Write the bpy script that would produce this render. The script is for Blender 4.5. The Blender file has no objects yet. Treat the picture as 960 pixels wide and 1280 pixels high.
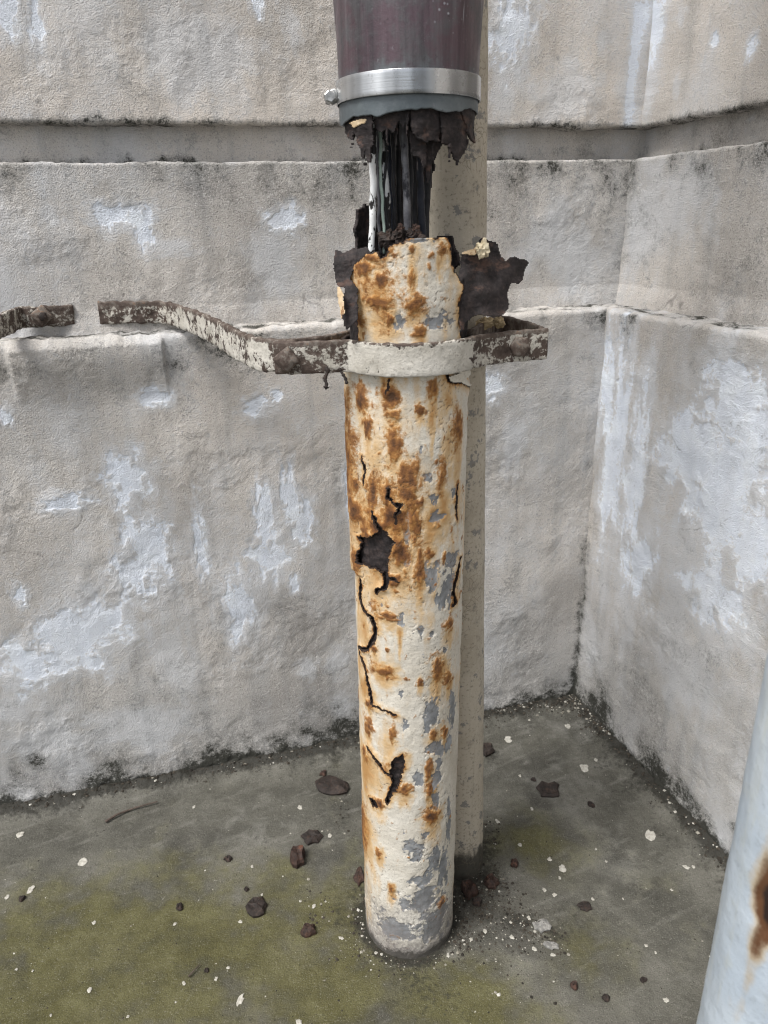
import bpy, math, random
import numpy as np
from mathutils import Matrix, Vector

random.seed(7)
rng = np.random.default_rng(11)
scene = bpy.context.scene
COL = scene.collection
R_ = math.radians

# ------------------------------------------------------------------ camera
FPX = 927.0                       # focal length in pixels of the 960 x 1280 photograph
PITCH, ROLL = 0.3726, 0.0245
CAM = np.array([0.0, 0.0, 1.0])
_f = np.array([0, math.cos(PITCH), -math.sin(PITCH)])
_u0 = np.array([0, math.sin(PITCH), math.cos(PITCH)])
_x0 = np.array([1.0, 0, 0])
_x = math.cos(ROLL) * _x0 - math.sin(ROLL) * _u0
_u = math.sin(ROLL) * _x0 + math.cos(ROLL) * _u0
cam_d = bpy.data.cameras.new('camera')
cam = bpy.data.objects.new('camera', cam_d)
COL.objects.link(cam)
m = Matrix.Identity(4)
for i in range(3):
    m[i][0], m[i][1], m[i][2], m[i][3] = _x[i], _u[i], -_f[i], CAM[i]
cam.matrix_world = m
cam_d.sensor_fit = 'VERTICAL'
cam_d.sensor_height = 36.0
cam_d.lens = FPX / 1280 * 36.0
cam_d.clip_start = 0.02
cam_d.clip_end = 500
cam_d.dof.use_dof = True
cam_d.dof.focus_distance = 0.92
cam_d.dof.aperture_fstop = 9.5
scene.camera = cam
scene.cycles.filter_width = 1.1
scene.cycles.max_bounces = 5
scene.cycles.diffuse_bounces = 3
scene.cycles.glossy_bounces = 2

# ------------------------------------------------------------------ sky and sun
SUN_EL, SUN_AZ = R_(60), R_(230)          # sun high behind the camera's left shoulder, veiled
world = bpy.data.worlds.new('World')
scene.world = world
world.use_nodes = True
wn = world.node_tree.nodes
wl = world.node_tree.links
wn.clear()
sky = wn.new('ShaderNodeTexSky')
sky.sky_type = 'NISHITA'
sky.sun_disc = False
sky.sun_elevation = SUN_EL
sky.sun_rotation = SUN_AZ
sky.air_density = 1.0
sky.dust_density = 3.0
sky.ozone_density = 1.0
hs = wn.new('ShaderNodeHueSaturation')
hs.inputs['Saturation'].default_value = 0.35      # overcast: a nearly grey sky
bg = wn.new('ShaderNodeBackground')
bg.inputs['Strength'].default_value = 0.085
wo = wn.new('ShaderNodeOutputWorld')
wl.new(sky.outputs[0], hs.inputs['Color'])
wl.new(hs.outputs[0], bg.inputs[0])
wl.new(bg.outputs[0], wo.inputs[0])
sd = bpy.data.lights.new('sun', 'SUN')
sd.energy = 1.5
sd.angle = R_(22)
sd.color = (1.0, 0.975, 0.94)
sun = bpy.data.objects.new('sun', sd)
COL.objects.link(sun)
sdir = Vector((math.sin(SUN_AZ) * math.cos(SUN_EL), math.cos(SUN_AZ) * math.cos(SUN_EL), math.sin(SUN_EL)))
sun.rotation_euler = sdir.to_track_quat('Z', 'Y').to_euler()
sun.location = (0, 0, 6)
scene.view_settings.view_transform = 'Standard'
scene.view_settings.look = 'None'
scene.view_settings.gamma = 1
scene.view_settings.use_curve_mapping = False
scene.view_settings.exposure = 1.28

# ------------------------------------------------------------------ measuring: photograph pixels to places
def ray(px, py):
    return _f + _x * ((px - 480) / FPX) + _u * ((640 - py) / FPX)

def at_depth(px, py, d):
    return CAM + ray(px, py) * d

def on_z(px, py, z):
    r = ray(px, py)
    return CAM + r * ((z - CAM[2]) / r[2])

# ------------------------------------------------------------------ noise (vectorised gradient noise)
_perm = rng.permutation(1024)
_perm = np.concatenate([_perm, _perm, _perm])
_ang = rng.random(1024) * 2 * np.pi
_gx, _gy = np.cos(_ang), np.sin(_ang)

def perlin(x, y, seed=0):
    x = np.asarray(x, float) + seed * 17.31
    y = np.asarray(y, float) - seed * 9.73
    xi = np.floor(x).astype(np.int64); yi = np.floor(y).astype(np.int64)
    xf = x - xi; yf = y - yi
    def g(ix, iy):
        h = _perm[(_perm[ix & 1023] + iy) & 1023]
        return _gx[h], _gy[h]
    def dot(dx, dy):
        a, b = g(xi + dx, yi + dy)
        return a * (xf - dx) + b * (yf - dy)
    u = xf * xf * xf * (xf * (xf * 6 - 15) + 10)
    v = yf * yf * yf * (yf * (yf * 6 - 15) + 10)
    n00, n10, n01, n11 = dot(0, 0), dot(1, 0), dot(0, 1), dot(1, 1)
    return 1.5 * ((n00 * (1 - u) + n10 * u) * (1 - v) + (n01 * (1 - u) + n11 * u) * v)

def fbm(x, y, octv=4, seed=0, gain=0.5):
    a, s, f = 1.0, 0.0, 1.0
    for o in range(octv):
        s = s + a * perlin(np.asarray(x) * f, np.asarray(y) * f, seed + o * 3.1)
        a *= gain; f *= 2.03
    return s

def ridged(x, y, octv=3, seed=0):
    a, s, f = 1.0, 0.0, 1.0
    for o in range(octv):
        s = s + a * (1 - np.abs(perlin(np.asarray(x) * f, np.asarray(y) * f, seed + o * 2.7)) * 1.6)
        a *= 0.5; f *= 2.1
    return s

def sstep(a, b, x):
    t = np.clip((x - a) / (b - a), 0, 1)
    return t * t * (3 - 2 * t)

def in_poly(poly, x, y):
    poly = np.asarray(poly, float)
    ins = np.zeros(np.shape(x), bool)
    n = len(poly)
    for i in range(n):
        x1, y1 = poly[i]; x2, y2 = poly[(i + 1) % n]
        if y1 == y2:
            continue
        c = ((y1 > y) != (y2 > y)) & (x < (x2 - x1) * (y - y1) / (y2 - y1) + x1)
        ins ^= c
    return ins

def seg_dist(pts, x, y):
    """distance to a polyline minus the line's half width; pts rows: x, y, halfwidth"""
    best = np.full(np.shape(x), 1e9)
    for (x1, y1, w1), (x2, y2, w2) in zip(pts[:-1], pts[1:]):
        dx, dy = x2 - x1, y2 - y1
        L = dx * dx + dy * dy + 1e-12
        t = np.clip(((x - x1) * dx + (y - y1) * dy) / L, 0, 1)
        d = np.hypot(x - x1 - t * dx, y - y1 - t * dy) - (w1 + (w2 - w1) * t)
        best = np.minimum(best, d)
    return best

# ------------------------------------------------------------------ mesh helpers
def mesh_np(name, V, F4, attrs=None, smooth=True, F3=None):
    me = bpy.data.meshes.new(name)
    V = np.ascontiguousarray(V, np.float32)
    me.vertices.add(len(V))
    me.vertices.foreach_set('co', V.ravel())
    n4 = 0 if F4 is None else len(F4)
    n3 = 0 if F3 is None else len(F3)
    loops = []
    if n4: loops.append(np.asarray(F4, np.int32).ravel())
    if n3: loops.append(np.asarray(F3, np.int32).ravel())
    lo = np.concatenate(loops)
    me.loops.add(len(lo))
    me.loops.foreach_set('vertex_index', lo)
    me.polygons.add(n4 + n3)
    st = np.concatenate([np.arange(n4) * 4, n4 * 4 + np.arange(n3) * 3]).astype(np.int32)
    me.polygons.foreach_set('loop_start', st)
    me.polygons.foreach_set('use_smooth', np.full(n4 + n3, smooth, bool))
    if attrs:
        for k, a in attrs.items():
            at = me.attributes.new(k, 'FLOAT', 'POINT')
            at.data.foreach_set('value', np.ascontiguousarray(a, np.float32).ravel())
    me.update(calc_edges=True)
    me.validate()
    return me

def link(name, me, mat, parent=None):
    o = bpy.data.objects.new(name, me)
    COL.objects.link(o)
    if mat is not None and not me.materials:
        me.materials.append(mat)
    if parent is not None:
        o.parent = parent
        o.matrix_parent_inverse = Matrix.Translation(-parent.location)
    return o

def empty(name, loc):
    o = bpy.data.objects.new(name, None)
    o.empty_display_size = 0.05
    o.location = loc
    COL.objects.link(o)
    return o

def tag(o, label, cat, group=None):
    o['label'] = label
    o['category'] = cat
    if group:
        o['group'] = group
    return o

def grid_faces(nr, nc, wrap=False):
    i = np.arange(nr - 1)[:, None]
    j = np.arange(nc if wrap else nc - 1)[None, :]
    a = i * nc + j
    b = i * nc + (j + 1) % nc
    return np.stack([a, b, b + nc, a + nc], -1).reshape(-1, 4)

def shell_mesh(name, Po, Pi, keep, attrs, edge_attr=None):
    """a plate with an outer and an inner skin; keep says which grid cells exist"""
    nr, nc, _ = Po.shape
    N = nr * nc
    idx = np.arange(N).reshape(nr, nc)
    a, b, c, d = idx[:-1, :-1], idx[:-1, 1:], idx[1:, 1:], idx[1:, :-1]
    Fo = np.stack([a, b, c, d], -1)[keep]
    Fi = np.stack([a, d, c, b], -1)[keep] + N
    k = np.pad(keep, 1)
    W = []
    def walls(sel, p, q):
        if sel.any():
            p, q = p[sel], q[sel]
            W.append(np.stack([q, p, p + N, q + N], -1))
    kk = k[1:-1, 1:-1]
    walls(kk & ~k[:-2, 1:-1], a, b)
    walls(kk & ~k[2:, 1:-1], c, d)
    walls(kk & ~k[1:-1, :-2], d, a)
    walls(kk & ~k[1:-1, 2:], b, c)
    F = np.concatenate([Fo, Fi] + W)
    V = np.concatenate([Po.reshape(-1, 3), Pi.reshape(-1, 3)])
    A = {q: np.concatenate([v.ravel(), (edge_attr or {}).get(q, v.ravel() * 0 + 0.0) if not np.isscalar((edge_attr or {}).get(q, 0.0)) else np.full(N, (edge_attr or {}).get(q, 0.0))]) for q, v in attrs.items()}
    used = np.zeros(2 * N, bool); used[F.ravel()] = True
    re = np.cumsum(used) - 1
    return mesh_np(name, V[used], re[F], {q: v[used] for q, v in A.items()})

def catmull(P, n):
    P = np.asarray(P, float)
    Q = np.vstack([2 * P[0] - P[1], P, 2 * P[-1] - P[-2]])
    d = np.r_[0, np.cumsum(np.linalg.norm(np.diff(P, axis=0), axis=1))]
    t = np.linspace(0, d[-1], n)
    out = np.zeros((n, P.shape[1]))
    for k, s in enumerate(t):
        i = min(np.searchsorted(d, s, side='right') - 1, len(P) - 2)
        u = (s - d[i]) / (d[i + 1] - d[i] + 1e-12)
        p0, p1, p2, p3 = Q[i], Q[i + 1], Q[i + 2], Q[i + 3]
        out[k] = 0.5 * (2 * p1 + (p2 - p0) * u + (2 * p0 - 5 * p1 + 4 * p2 - p3) * u * u + (3 * p1 - p0 - 3 * p2 + p3) * u ** 3)
    return out

def sweep(name, path, prof, up=(0, 0, 1), rough=0.0, freq=90, seed=0, attrs_fn=None, scale=None):
    """sweep a closed profile (a along the sideways normal, b along up) down a path"""
    path = np.asarray(path, float); prof = np.asarray(prof, float)
    n, mP = len(path), len(prof)
    T = np.gradient(path, axis=0); T /= np.linalg.norm(T, axis=1)[:, None] + 1e-12
    up = np.asarray(up, float)
    S = np.cross(T, up); S /= np.linalg.norm(S, axis=1)[:, None] + 1e-12
    U = np.cross(S, T)
    sc = np.ones(n) if scale is None else scale
    V = path[:, None] + S[:, None] * prof[None, :, :1] * sc[:, None, None] + U[:, None] * prof[None, :, 1:] * sc[:, None, None]
    if rough:
        L = np.r_[0, np.cumsum(np.linalg.norm(np.diff(path, axis=0), axis=1))][:, None]
        pp = np.r_[0, np.cumsum(np.linalg.norm(np.diff(prof, axis=0), axis=1))][None, :]
        h = fbm(L * freq + 0 * pp, pp * freq + 0 * L, 3, seed) * rough
        nrm = S[:, None] * prof[None, :, :1] + U[:, None] * prof[None, :, 1:]
        nrm /= np.linalg.norm(nrm, axis=2)[..., None] + 1e-9
        V = V + nrm * h[..., None]
    F = grid_faces(n, mP, True)
    V = V.reshape(-1, 3)
    caps = []
    for row, flip in ((0, False), (n - 1, True)):
        ci = len(V) + len(caps)
        caps.append(V[row * mP:(row + 1) * mP].mean(0))
    V = np.vstack([V, caps])
    F3 = []
    for j in range(mP):
        j2 = (j + 1) % mP
        F3.append([j2, j, n * mP])
        F3.append([(n - 1) * mP + j, (n - 1) * mP + j2, n * mP + 1])
    A = attrs_fn(V) if attrs_fn else None
    return mesh_np(name, V, F, A, True, np.array(F3))

def circle(r, n=12):
    t = np.linspace(0, 2 * np.pi, n, endpoint=False)
    return np.stack([np.cos(t) * r, np.sin(t) * r], -1)

def rrect(w, h, r, per=3, nh=6):
    pts = []
    for cx, cy, a0 in ((w / 2 - r, -h / 2 + r, -90), (w / 2 - r, h / 2 - r, 0), (-w / 2 + r, h / 2 - r, 90), (-w / 2 + r, -h / 2 + r, 180)):
        for k in range(per):
            a = R_(a0 + 90 * k / (per - 1))
            pts.append((cx + r * math.cos(a), cy + r * math.sin(a)))
    out = []
    for i in range(len(pts)):
        p, q = np.array(pts[i]), np.array(pts[(i + 1) % len(pts)])
        k = nh if np.linalg.norm(q - p) > h * 0.4 else 1
        for j in range(k):
            out.append(p + (q - p) * j / k)
    return np.array(out)

# ------------------------------------------------------------------ node helpers
class NT:
    def __init__(s, name):
        s.mat = bpy.data.materials.new(name)
        s.mat.use_nodes = True
        s.n = s.mat.node_tree.nodes; s.l = s.mat.node_tree.links
        s.n.clear()
        s.out = s.n.new('ShaderNodeOutputMaterial')
        s.b = s.n.new('ShaderNodeBsdfPrincipled')
        s.l.new(s.b.outputs[0], s.out.inputs[0])
        s.tc = s.n.new('ShaderNodeTexCoord').outputs['Object']
    def put(s, sock, v):
        if hasattr(v, 'is_output') or isinstance(v, bpy.types.NodeSocket):
            s.l.new(v, sock)
        elif isinstance(v, tuple) and len(v) == 3 and sock.type == 'RGBA':
            sock.default_value = (*v, 1)
        else:
            sock.default_value = v
    def mapv(s, scale=(1, 1, 1), loc=(0, 0, 0)):
        n = s.n.new('ShaderNodeMapping'); n.inputs['Scale'].default_value = scale; n.inputs['Location'].default_value = loc
        s.l.new(s.tc, n.inputs[0]); return n.outputs[0]
    def noise(s, scale, detail=4, rough=0.55, vec=None, dist=0.0):
        n = s.n.new('ShaderNodeTexNoise'); n.inputs['Scale'].default_value = scale
        n.inputs['Detail'].default_value = detail; n.inputs['Roughness'].default_value = rough; n.inputs['Distortion'].default_value = dist
        s.l.new(vec or s.tc, n.inputs['Vector']); return n.outputs['Fac']
    def voro(s, scale, feature='F1', vec=None, rnd=1.0):
        n = s.n.new('ShaderNodeTexVoronoi'); n.feature = feature; n.inputs['Scale'].default_value = scale; n.inputs['Randomness'].default_value = rnd
        s.l.new(vec or s.tc, n.inputs['Vector']); return n.outputs['Distance']
    def warp(s, scale, amt):
        n = s.n.new('ShaderNodeTexNoise'); n.inputs['Scale'].default_value = scale; n.inputs['Detail'].default_value = 2
        s.l.new(s.tc, n.inputs['Vector'])
        v = s.n.new('ShaderNodeVectorMath'); v.operation = 'MULTIPLY_ADD'
        s.l.new(n.outputs['Color'], v.inputs[0]); v.inputs[1].default_value = (amt,) * 3; s.l.new(s.tc, v.inputs[2])
        return v.outputs[0]
    def attr(s, name):
        n = s.n.new('ShaderNodeAttribute'); n.attribute_name = name; return n.outputs['Fac']
    def math(s, op, a, b=0.0, c=0.0, clamp=False):
        n = s.n.new('ShaderNodeMath'); n.operation = op; n.use_clamp = clamp
        s.put(n.inputs[0], a); s.put(n.inputs[1], b)
        if op in ('MULTIPLY_ADD',): s.put(n.inputs[2], c)
        return n.outputs[0]
    def step(s, x, a, b, lo=0.0, hi=1.0):
        n = s.n.new('ShaderNodeMapRange'); n.interpolation_type = 'SMOOTHSTEP'
        s.put(n.inputs['Value'], x); s.put(n.inputs['From Min'], a); s.put(n.inputs['From Max'], b)
        n.inputs['To Min'].default_value = lo; n.inputs['To Max'].default_value = hi
        return n.outputs[0]
    def mix(s, f, a, b, mode='MIX'):
        n = s.n.new('ShaderNodeMix'); n.data_type = 'RGBA'; n.blend_type = mode
        s.put(n.inputs[0], f); s.put(n.inputs[6], a); s.put(n.inputs[7], b)
        return n.outputs[2]
    def ramp(s, x, stops):
        n = s.n.new('ShaderNodeValToRGB'); e = n.color_ramp.elements
        while len(e) < len(stops): e.new(0.5)
        for k, (p, c) in enumerate(stops):
            e[k].position = p; e[k].color = (*c, 1)
        s.put(n.inputs[0], x); return n.outputs[0]
    def bump(s, h, strength=0.5, dist=0.002, nrm=None):
        n = s.n.new('ShaderNodeBump'); n.inputs['Strength'].default_value = strength; n.inputs['Distance'].default_value = dist
        s.put(n.inputs['Height'], h)
        if nrm is not None: s.l.new(nrm, n.inputs['Normal'])
        return n.outputs[0]
    def done(s, col, rough=0.8, nrm=None, metal=0.0, spec=0.3):
        s.put(s.b.inputs['Base Color'], col); s.put(s.b.inputs['Roughness'], rough)
        s.put(s.b.inputs['Metallic'], metal); s.b.inputs['Specular IOR Level'].default_value = spec
        if nrm is not None: s.l.new(nrm, s.b.inputs['Normal'])
        return s.mat

# ------------------------------------------------------------------ materials
def wall_material():
    t = NT('peeling_plaster')
    peel, dirt, tone = t.attr('peel'), t.attr('dirt'), t.attr('tone')
    cb, cm, st, ck = t.attr('cb'), t.attr('cm'), t.attr('st'), t.attr('ck')
    nf, ng = t.noise(150, 3, 0.7), t.noise(460, 2, 0.7)
    haze = t.attr('faded')
    base = t.ramp(cb, [(0.2, (0.400, 0.378, 0.352)), (0.5, (0.505, 0.479, 0.447)), (0.8, (0.595, 0.566, 0.530))])
    base = t.mix(t.step(cm, 0.5, 0.85, 0, 0.4), base, (0.57, 0.55, 0.525))
    base = t.mix(t.step(st, 0.48, 0.85, 0, 0.5), base, (0.315, 0.315, 0.31))
    base = t.mix(tone, t.mix(1.0, base, (0.84, 0.855, 0.87), 'MULTIPLY'), t.mix(1.0, base, (1.18, 1.14, 1.10), 'MULTIPLY'))
    base = t.mix(t.step(nf, 0.54, 0.74, 0, 0.34), base, (0.24, 0.235, 0.225))
    base = t.mix(t.step(nf, 0.44, 0.28, 0, 0.30), base, (0.66, 0.65, 0.63))
    base = t.mix(t.step(ng, 0.56, 0.70, 0, 0.70), base, (0.16, 0.152, 0.140))
    base = t.mix(t.step(ng, 0.43, 0.28, 0, 0.60), base, (0.74, 0.725, 0.70))
    # peeled: pale blue-white limewash underneath
    wob = t.math('ADD', t.math('MULTIPLY', t.math('SUBTRACT', nf, 0.5), 1.6), t.math('MULTIPLY', t.math('SUBTRACT', ng, 0.5), 0.6))
    pf = t.math('ADD', peel, wob)
    pmask = t.step(pf, -0.04, 0.30)
    lime = t.ramp(cm, [(0.2, (0.64, 0.69, 0.77)), (0.5, (0.72, 0.77, 0.85)), (0.8, (0.78, 0.83, 0.89))])
    lime = t.mix(t.step(ng, 0.58, 0.75, 0, 0.35), lime, (0.48, 0.50, 0.52))
    hf = t.math('ADD', haze, t.math('MULTIPLY', wob, 0.8))
    base = t.mix(t.step(hf, -0.6, 0.7, 0, 0.55), base, (0.61, 0.63, 0.66))
    base = t.mix(t.step(pf, -0.9, 0.15, 0, 0.55), base, (0.60, 0.62, 0.65))
    base = t.mix(t.math('MULTIPLY', pmask, t.step(st, 0.3, 0.75, 0.97, 0.72)), base, lime)
    # dirt, moss, black specks, and the darkening painted on the ledge top
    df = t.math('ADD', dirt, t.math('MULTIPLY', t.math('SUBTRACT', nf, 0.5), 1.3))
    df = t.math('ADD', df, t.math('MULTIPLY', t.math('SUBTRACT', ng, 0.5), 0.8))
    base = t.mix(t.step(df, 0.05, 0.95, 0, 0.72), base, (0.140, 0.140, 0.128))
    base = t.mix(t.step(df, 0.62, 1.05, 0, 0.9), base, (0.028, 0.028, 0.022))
    base = t.mix(t.math('MULTIPLY', ck, 0.55), base, (0.10, 0.095, 0.088))
    h = t.math('MULTIPLY', nf, 0.5)
    h = t.math('ADD', h, t.math('MULTIPLY', ng, 0.75))
    h = t.math('SUBTRACT', h, t.math('MULTIPLY', pmask, 0.25))
    return t.done(base, 0.92, t.bump(h, 0.9, 0.0034), spec=0.15)

def ground_material():
    t = NT('stained_concrete')
    green, dirt, wear = t.attr('green'), t.attr('dirt'), t.attr('wear')
    cb, cm, st = t.attr('cb'), t.attr('cm'), t.attr('st')
    nf, ng = t.noise(120, 4, 0.7), t.noise(520, 3, 0.7)
    base = t.ramp(cb, [(0.15, (0.054, 0.052, 0.043)), (0.5, (0.084, 0.081, 0.067)), (0.85, (0.130, 0.125, 0.106))])
    base = t.mix(t.step(cm, 0.45, 0.9, 0, 0.5), base, (0.15, 0.145, 0.128))
    base = t.mix(t.step(st, 0.55, 0.9, 0, 0.55), base, (0.19, 0.184, 0.163))
    base = t.mix(t.step(wear, 0.0, 0.9, 0, 0.6), base, (0.22, 0.215, 0.195))
    base = t.mix(t.step(green, -0.25, 0.75, 0, 0.82), base, t.ramp(cm, [(0.2, (0.044, 0.041, 0.010)), (0.5, (0.074, 0.068, 0.017)), (0.85, (0.102, 0.096, 0.031))]))
    base = t.mix(t.step(ng, 0.54, 0.70, 0, 0.65), base, (0.030, 0.029, 0.024))
    base = t.mix(t.step(ng, 0.44, 0.28, 0, 0.60), base, (0.25, 0.24, 0.21))
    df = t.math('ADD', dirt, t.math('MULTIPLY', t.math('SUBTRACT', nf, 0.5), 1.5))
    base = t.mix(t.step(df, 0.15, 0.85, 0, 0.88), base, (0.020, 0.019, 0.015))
    base = t.mix(t.step(nf, 0.60, 0.74, 0, 0.55), base, (0.035, 0.034, 0.028))
    base = t.mix(t.step(nf, 0.37, 0.24, 0, 0.5), base, (0.23, 0.225, 0.20))
    h = t.math('ADD', t.math('MULTIPLY', nf, 0.9), t.math('MULTIPLY', ng, 0.45))
    return t.done(base, t.step(nf, 0.3, 0.7, 0.48, 0.75), t.bump(h, 0.9, 0.0030), spec=0.3)

def pipe_material():
    t = NT('rusted_painted_steel')
    rust, primer, grime, bare, tan = t.attr('rust'), t.attr('primer'), t.attr('grime'), t.attr('bare'), t.attr('tan')
    cb, cm, ck = t.attr('cb'), t.attr('cm'), t.attr('ck')
    nf, ng = t.noise(240, 4, 0.7), t.noise(800, 2, 0.6)
    nfc = t.math('SUBTRACT', nf, 0.5)
    paint = t.ramp(cb, [(0.2, (0.51, 0.465, 0.385)), (0.5, (0.62, 0.58, 0.50)), (0.8, (0.70, 0.67, 0.60))])
    paint = t.mix(t.step(nf, 0.55, 0.72, 0, 0.6), paint, (0.37, 0.33, 0.27))
    paint = t.mix(t.step(ng, 0.56, 0.70, 0, 0.6), paint, (0.29, 0.26, 0.21))
    paint = t.mix(t.step(nf, 0.42, 0.30, 0, 0.5), paint, (0.76, 0.74, 0.68))
    # rust staining soaked into the paint
    sf = t.math('ADD', tan, t.math('MULTIPLY', nfc, 0.55))
    col = t.mix(t.step(sf, -0.15, 0.55, 0, 0.85), paint, (0.58, 0.395, 0.195))
    col = t.mix(t.step(sf, 0.35, 1.0, 0, 0.85), col, (0.40, 0.205, 0.062))
    # primer / zinc grey showing through
    pf = t.math('ADD', primer, t.math('MULTIPLY', nfc, 1.5))
    pm = t.step(pf, 0.10, 0.22)
    grey = t.ramp(cm, [(0.2, (0.105, 0.115, 0.125)), (0.5, (0.185, 0.198, 0.215)), (0.85, (0.30, 0.315, 0.33))])
    grey = t.mix(t.step(nf, 0.55, 0.7, 0, 0.6), grey, (0.30, 0.275, 0.235))
    col = t.mix(t.math('MULTIPLY', pm, 0.92), col, grey)
    # rust blooms
    rf = t.math('ADD', rust, t.math('MULTIPLY', nfc, 1.3))
    rm = t.step(rf, -0.20, 0.42)
    rcol = t.ramp(t.math('ADD', t.math('MULTIPLY', rf, 0.55), t.math('MULTIPLY', cm, 0.45)), [(0.12, (0.48, 0.27, 0.095)), (0.38, (0.335, 0.155, 0.043)), (0.62, (0.175, 0.070, 0.022)), (0.95, (0.055, 0.024, 0.013))])
    col = t.mix(t.math('MULTIPLY', rm, 0.96), col, rcol)
    # broken edges: dark corroded metal
    col = t.mix(t.step(t.math('ADD', bare, t.math('MULTIPLY', nfc, 0.8)), 0.25, 0.7), col, (0.026, 0.016, 0.012))
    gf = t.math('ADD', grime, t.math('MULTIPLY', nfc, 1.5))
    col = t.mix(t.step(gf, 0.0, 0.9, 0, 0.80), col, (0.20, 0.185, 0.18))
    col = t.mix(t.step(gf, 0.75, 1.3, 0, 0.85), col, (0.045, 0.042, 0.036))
    col = t.mix(t.math('MULTIPLY', ck, 0.7), col, (0.085, 0.06, 0.042))
    h = t.math('ADD', t.math('MULTIPLY', nf, 1.0), t.math('MULTIPLY', ng, 0.3))
    h = t.math('SUBTRACT', h, t.math('MULTIPLY', pm, 0.6))
    h = t.math('SUBTRACT', h, t.math('MULTIPLY', ck, 0.5))
    h = t.math('ADD', h, t.math('MULTIPLY', t.math('MULTIPLY', rm, nf), 0.8))
    return t.done(col, t.step(rm, 0, 1, 0.62, 0.9), t.bump(h, 0.55, 0.0013), spec=0.3)

def crust_material(name='rust_crust', a=(0.006, 0.005, 0.005), b=(0.024, 0.0185, 0.0185), c=(0.070, 0.052, 0.046)):
    t = NT(name)
    nm, nf = t.noise(60, 5, 0.7), t.noise(260, 4, 0.7)
    col = t.ramp(t.math('ADD', t.math('MULTIPLY', nm, 0.6), t.math('MULTIPLY', nf, 0.4)), [(0.35, a), (0.52, b), (0.70, c)])
    layer = t.noise(1, 3, 0.6, t.mapv((60, 60, 420)))
    h = t.math('ADD', nm, t.math('MULTIPLY', nf, 0.7))
    h = t.math('ADD', h, t.math('MULTIPLY', layer, 0.5))
    col = t.mix(t.step(t.noise(34, 4, 0.65, t.mapv((1, 1, 1.6), (5, 3, 1))), 0.56, 0.70, 0, 0.6), col, tuple(v * f for v, f in zip(c, (1.9, 1.45, 1.2))))
    return t.done(col, 0.75, t.bump(h, 0.6, 0.0016), spec=0.35)

def steel_material(name, paint=0.5):
    """flat bar: flaking pale paint over brown rusty iron; attribute paint says how much is left"""
    t = NT(name)
    pa = t.attr('paint')
    nm, nf = t.noise(55, 5, 0.65), t.noise(240, 4, 0.65)
    iron = t.ramp(t.math('ADD', t.math('MULTIPLY', nm, 0.7), t.math('MULTIPLY', nf, 0.3)), [(0.32, (0.030, 0.020, 0.016)), (0.48, (0.085, 0.062, 0.050)), (0.56, (0.16, 0.14, 0.12)), (0.66, (0.20, 0.095, 0.045)), (0.8, (0.26, 0.23, 0.19))])
    cream = t.ramp(t.noise(22, 4, 0.65), [(0.3, (0.36, 0.335, 0.285)), (0.5, (0.50, 0.475, 0.42)), (0.7, (0.60, 0.575, 0.52))])
    cream = t.mix(t.step(nf, 0.54, 0.70, 0, 0.65), cream, (0.25, 0.225, 0.19))
    cream = t.mix(t.step(t.noise(600, 2, 0.6), 0.60, 0.72, 0, 0.5), cream, (0.16, 0.14, 0.12))
    f = t.math('ADD', pa, t.math('MULTIPLY', t.math('SUBTRACT', nm, 0.5), 1.7))
    f = t.math('ADD', f, t.math('MULTIPLY', t.math('SUBTRACT', nf, 0.5), 1.1))
    k = t.step(f, 0.42, 0.56)
    col = t.mix(k, iron, cream)
    h = t.math('ADD', t.math('ADD', nm, t.math('MULTIPLY', nf, 0.7)), t.math('MULTIPLY', k, 0.35))
    return t.done(col, 0.72, t.bump(h, 0.7, 0.002), spec=0.35)

def back_pipe_material():
    t = NT('drab_painted_pipe')
    grime = t.attr('grime')
    nl, nm, nf = t.noise(14, 4, 0.6), t.noise(60, 5, 0.65), t.noise(240, 4, 0.6)
    st = t.noise(1, 4, 0.6, t.mapv((120, 120, 7)))
    col = t.ramp(nl, [(0.3, (0.40, 0.355, 0.28)), (0.7, (0.54, 0.49, 0.405))])
    col = t.mix(t.step(st, 0.5, 0.75, 0, 0.45), col, (0.29, 0.26, 0.205))
    col = t.mix(t.step(t.math('ADD', nm, t.math('MULTIPLY', t.math('SUBTRACT', nl, 0.5), 0.5)), 0.60, 0.63, 0, 0.9), col, (0.20, 0.21, 0.225))
    col = t.mix(t.step(nl, 0.5, 0.75, 0, 0.5), col, (0.33, 0.285, 0.21))
    col = t.mix(t.step(nf, 0.42, 0.28, 0, 0.4), col, (0.58, 0.55, 0.47))
    col = t.mix(t.step(nf, 0.54, 0.70, 0, 0.7), col, (0.19, 0.17, 0.14))
    col = t.mix(t.step(nm, 0.53, 0.68, 0, 0.6), col, (0.24, 0.22, 0.185))
    g = t.math('ADD', grime, t.math('MULTIPLY', t.math('SUBTRACT', nm, 0.5), 0.9))
    col = t.mix(t.step(g, 0.2, 0.8, 0, 0.92), col, (0.035, 0.034, 0.028))
    crk = t.math('MULTIPLY', t.step(t.voro(70, 'DISTANCE_TO_EDGE', t.warp(40, 0.02)), 0.04, 0.0), t.step(t.noise(16, 3), 0.5, 0.6))
    col = t.mix(t.math('MULTIPLY', crk, 0.6), col, (0.14, 0.12, 0.09))
    h = t.math('ADD', nm, t.math('MULTIPLY', nf, 0.5))
    return t.done(col, 0.75, t.bump(h, 0.5, 0.0012), spec=0.3)

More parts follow.
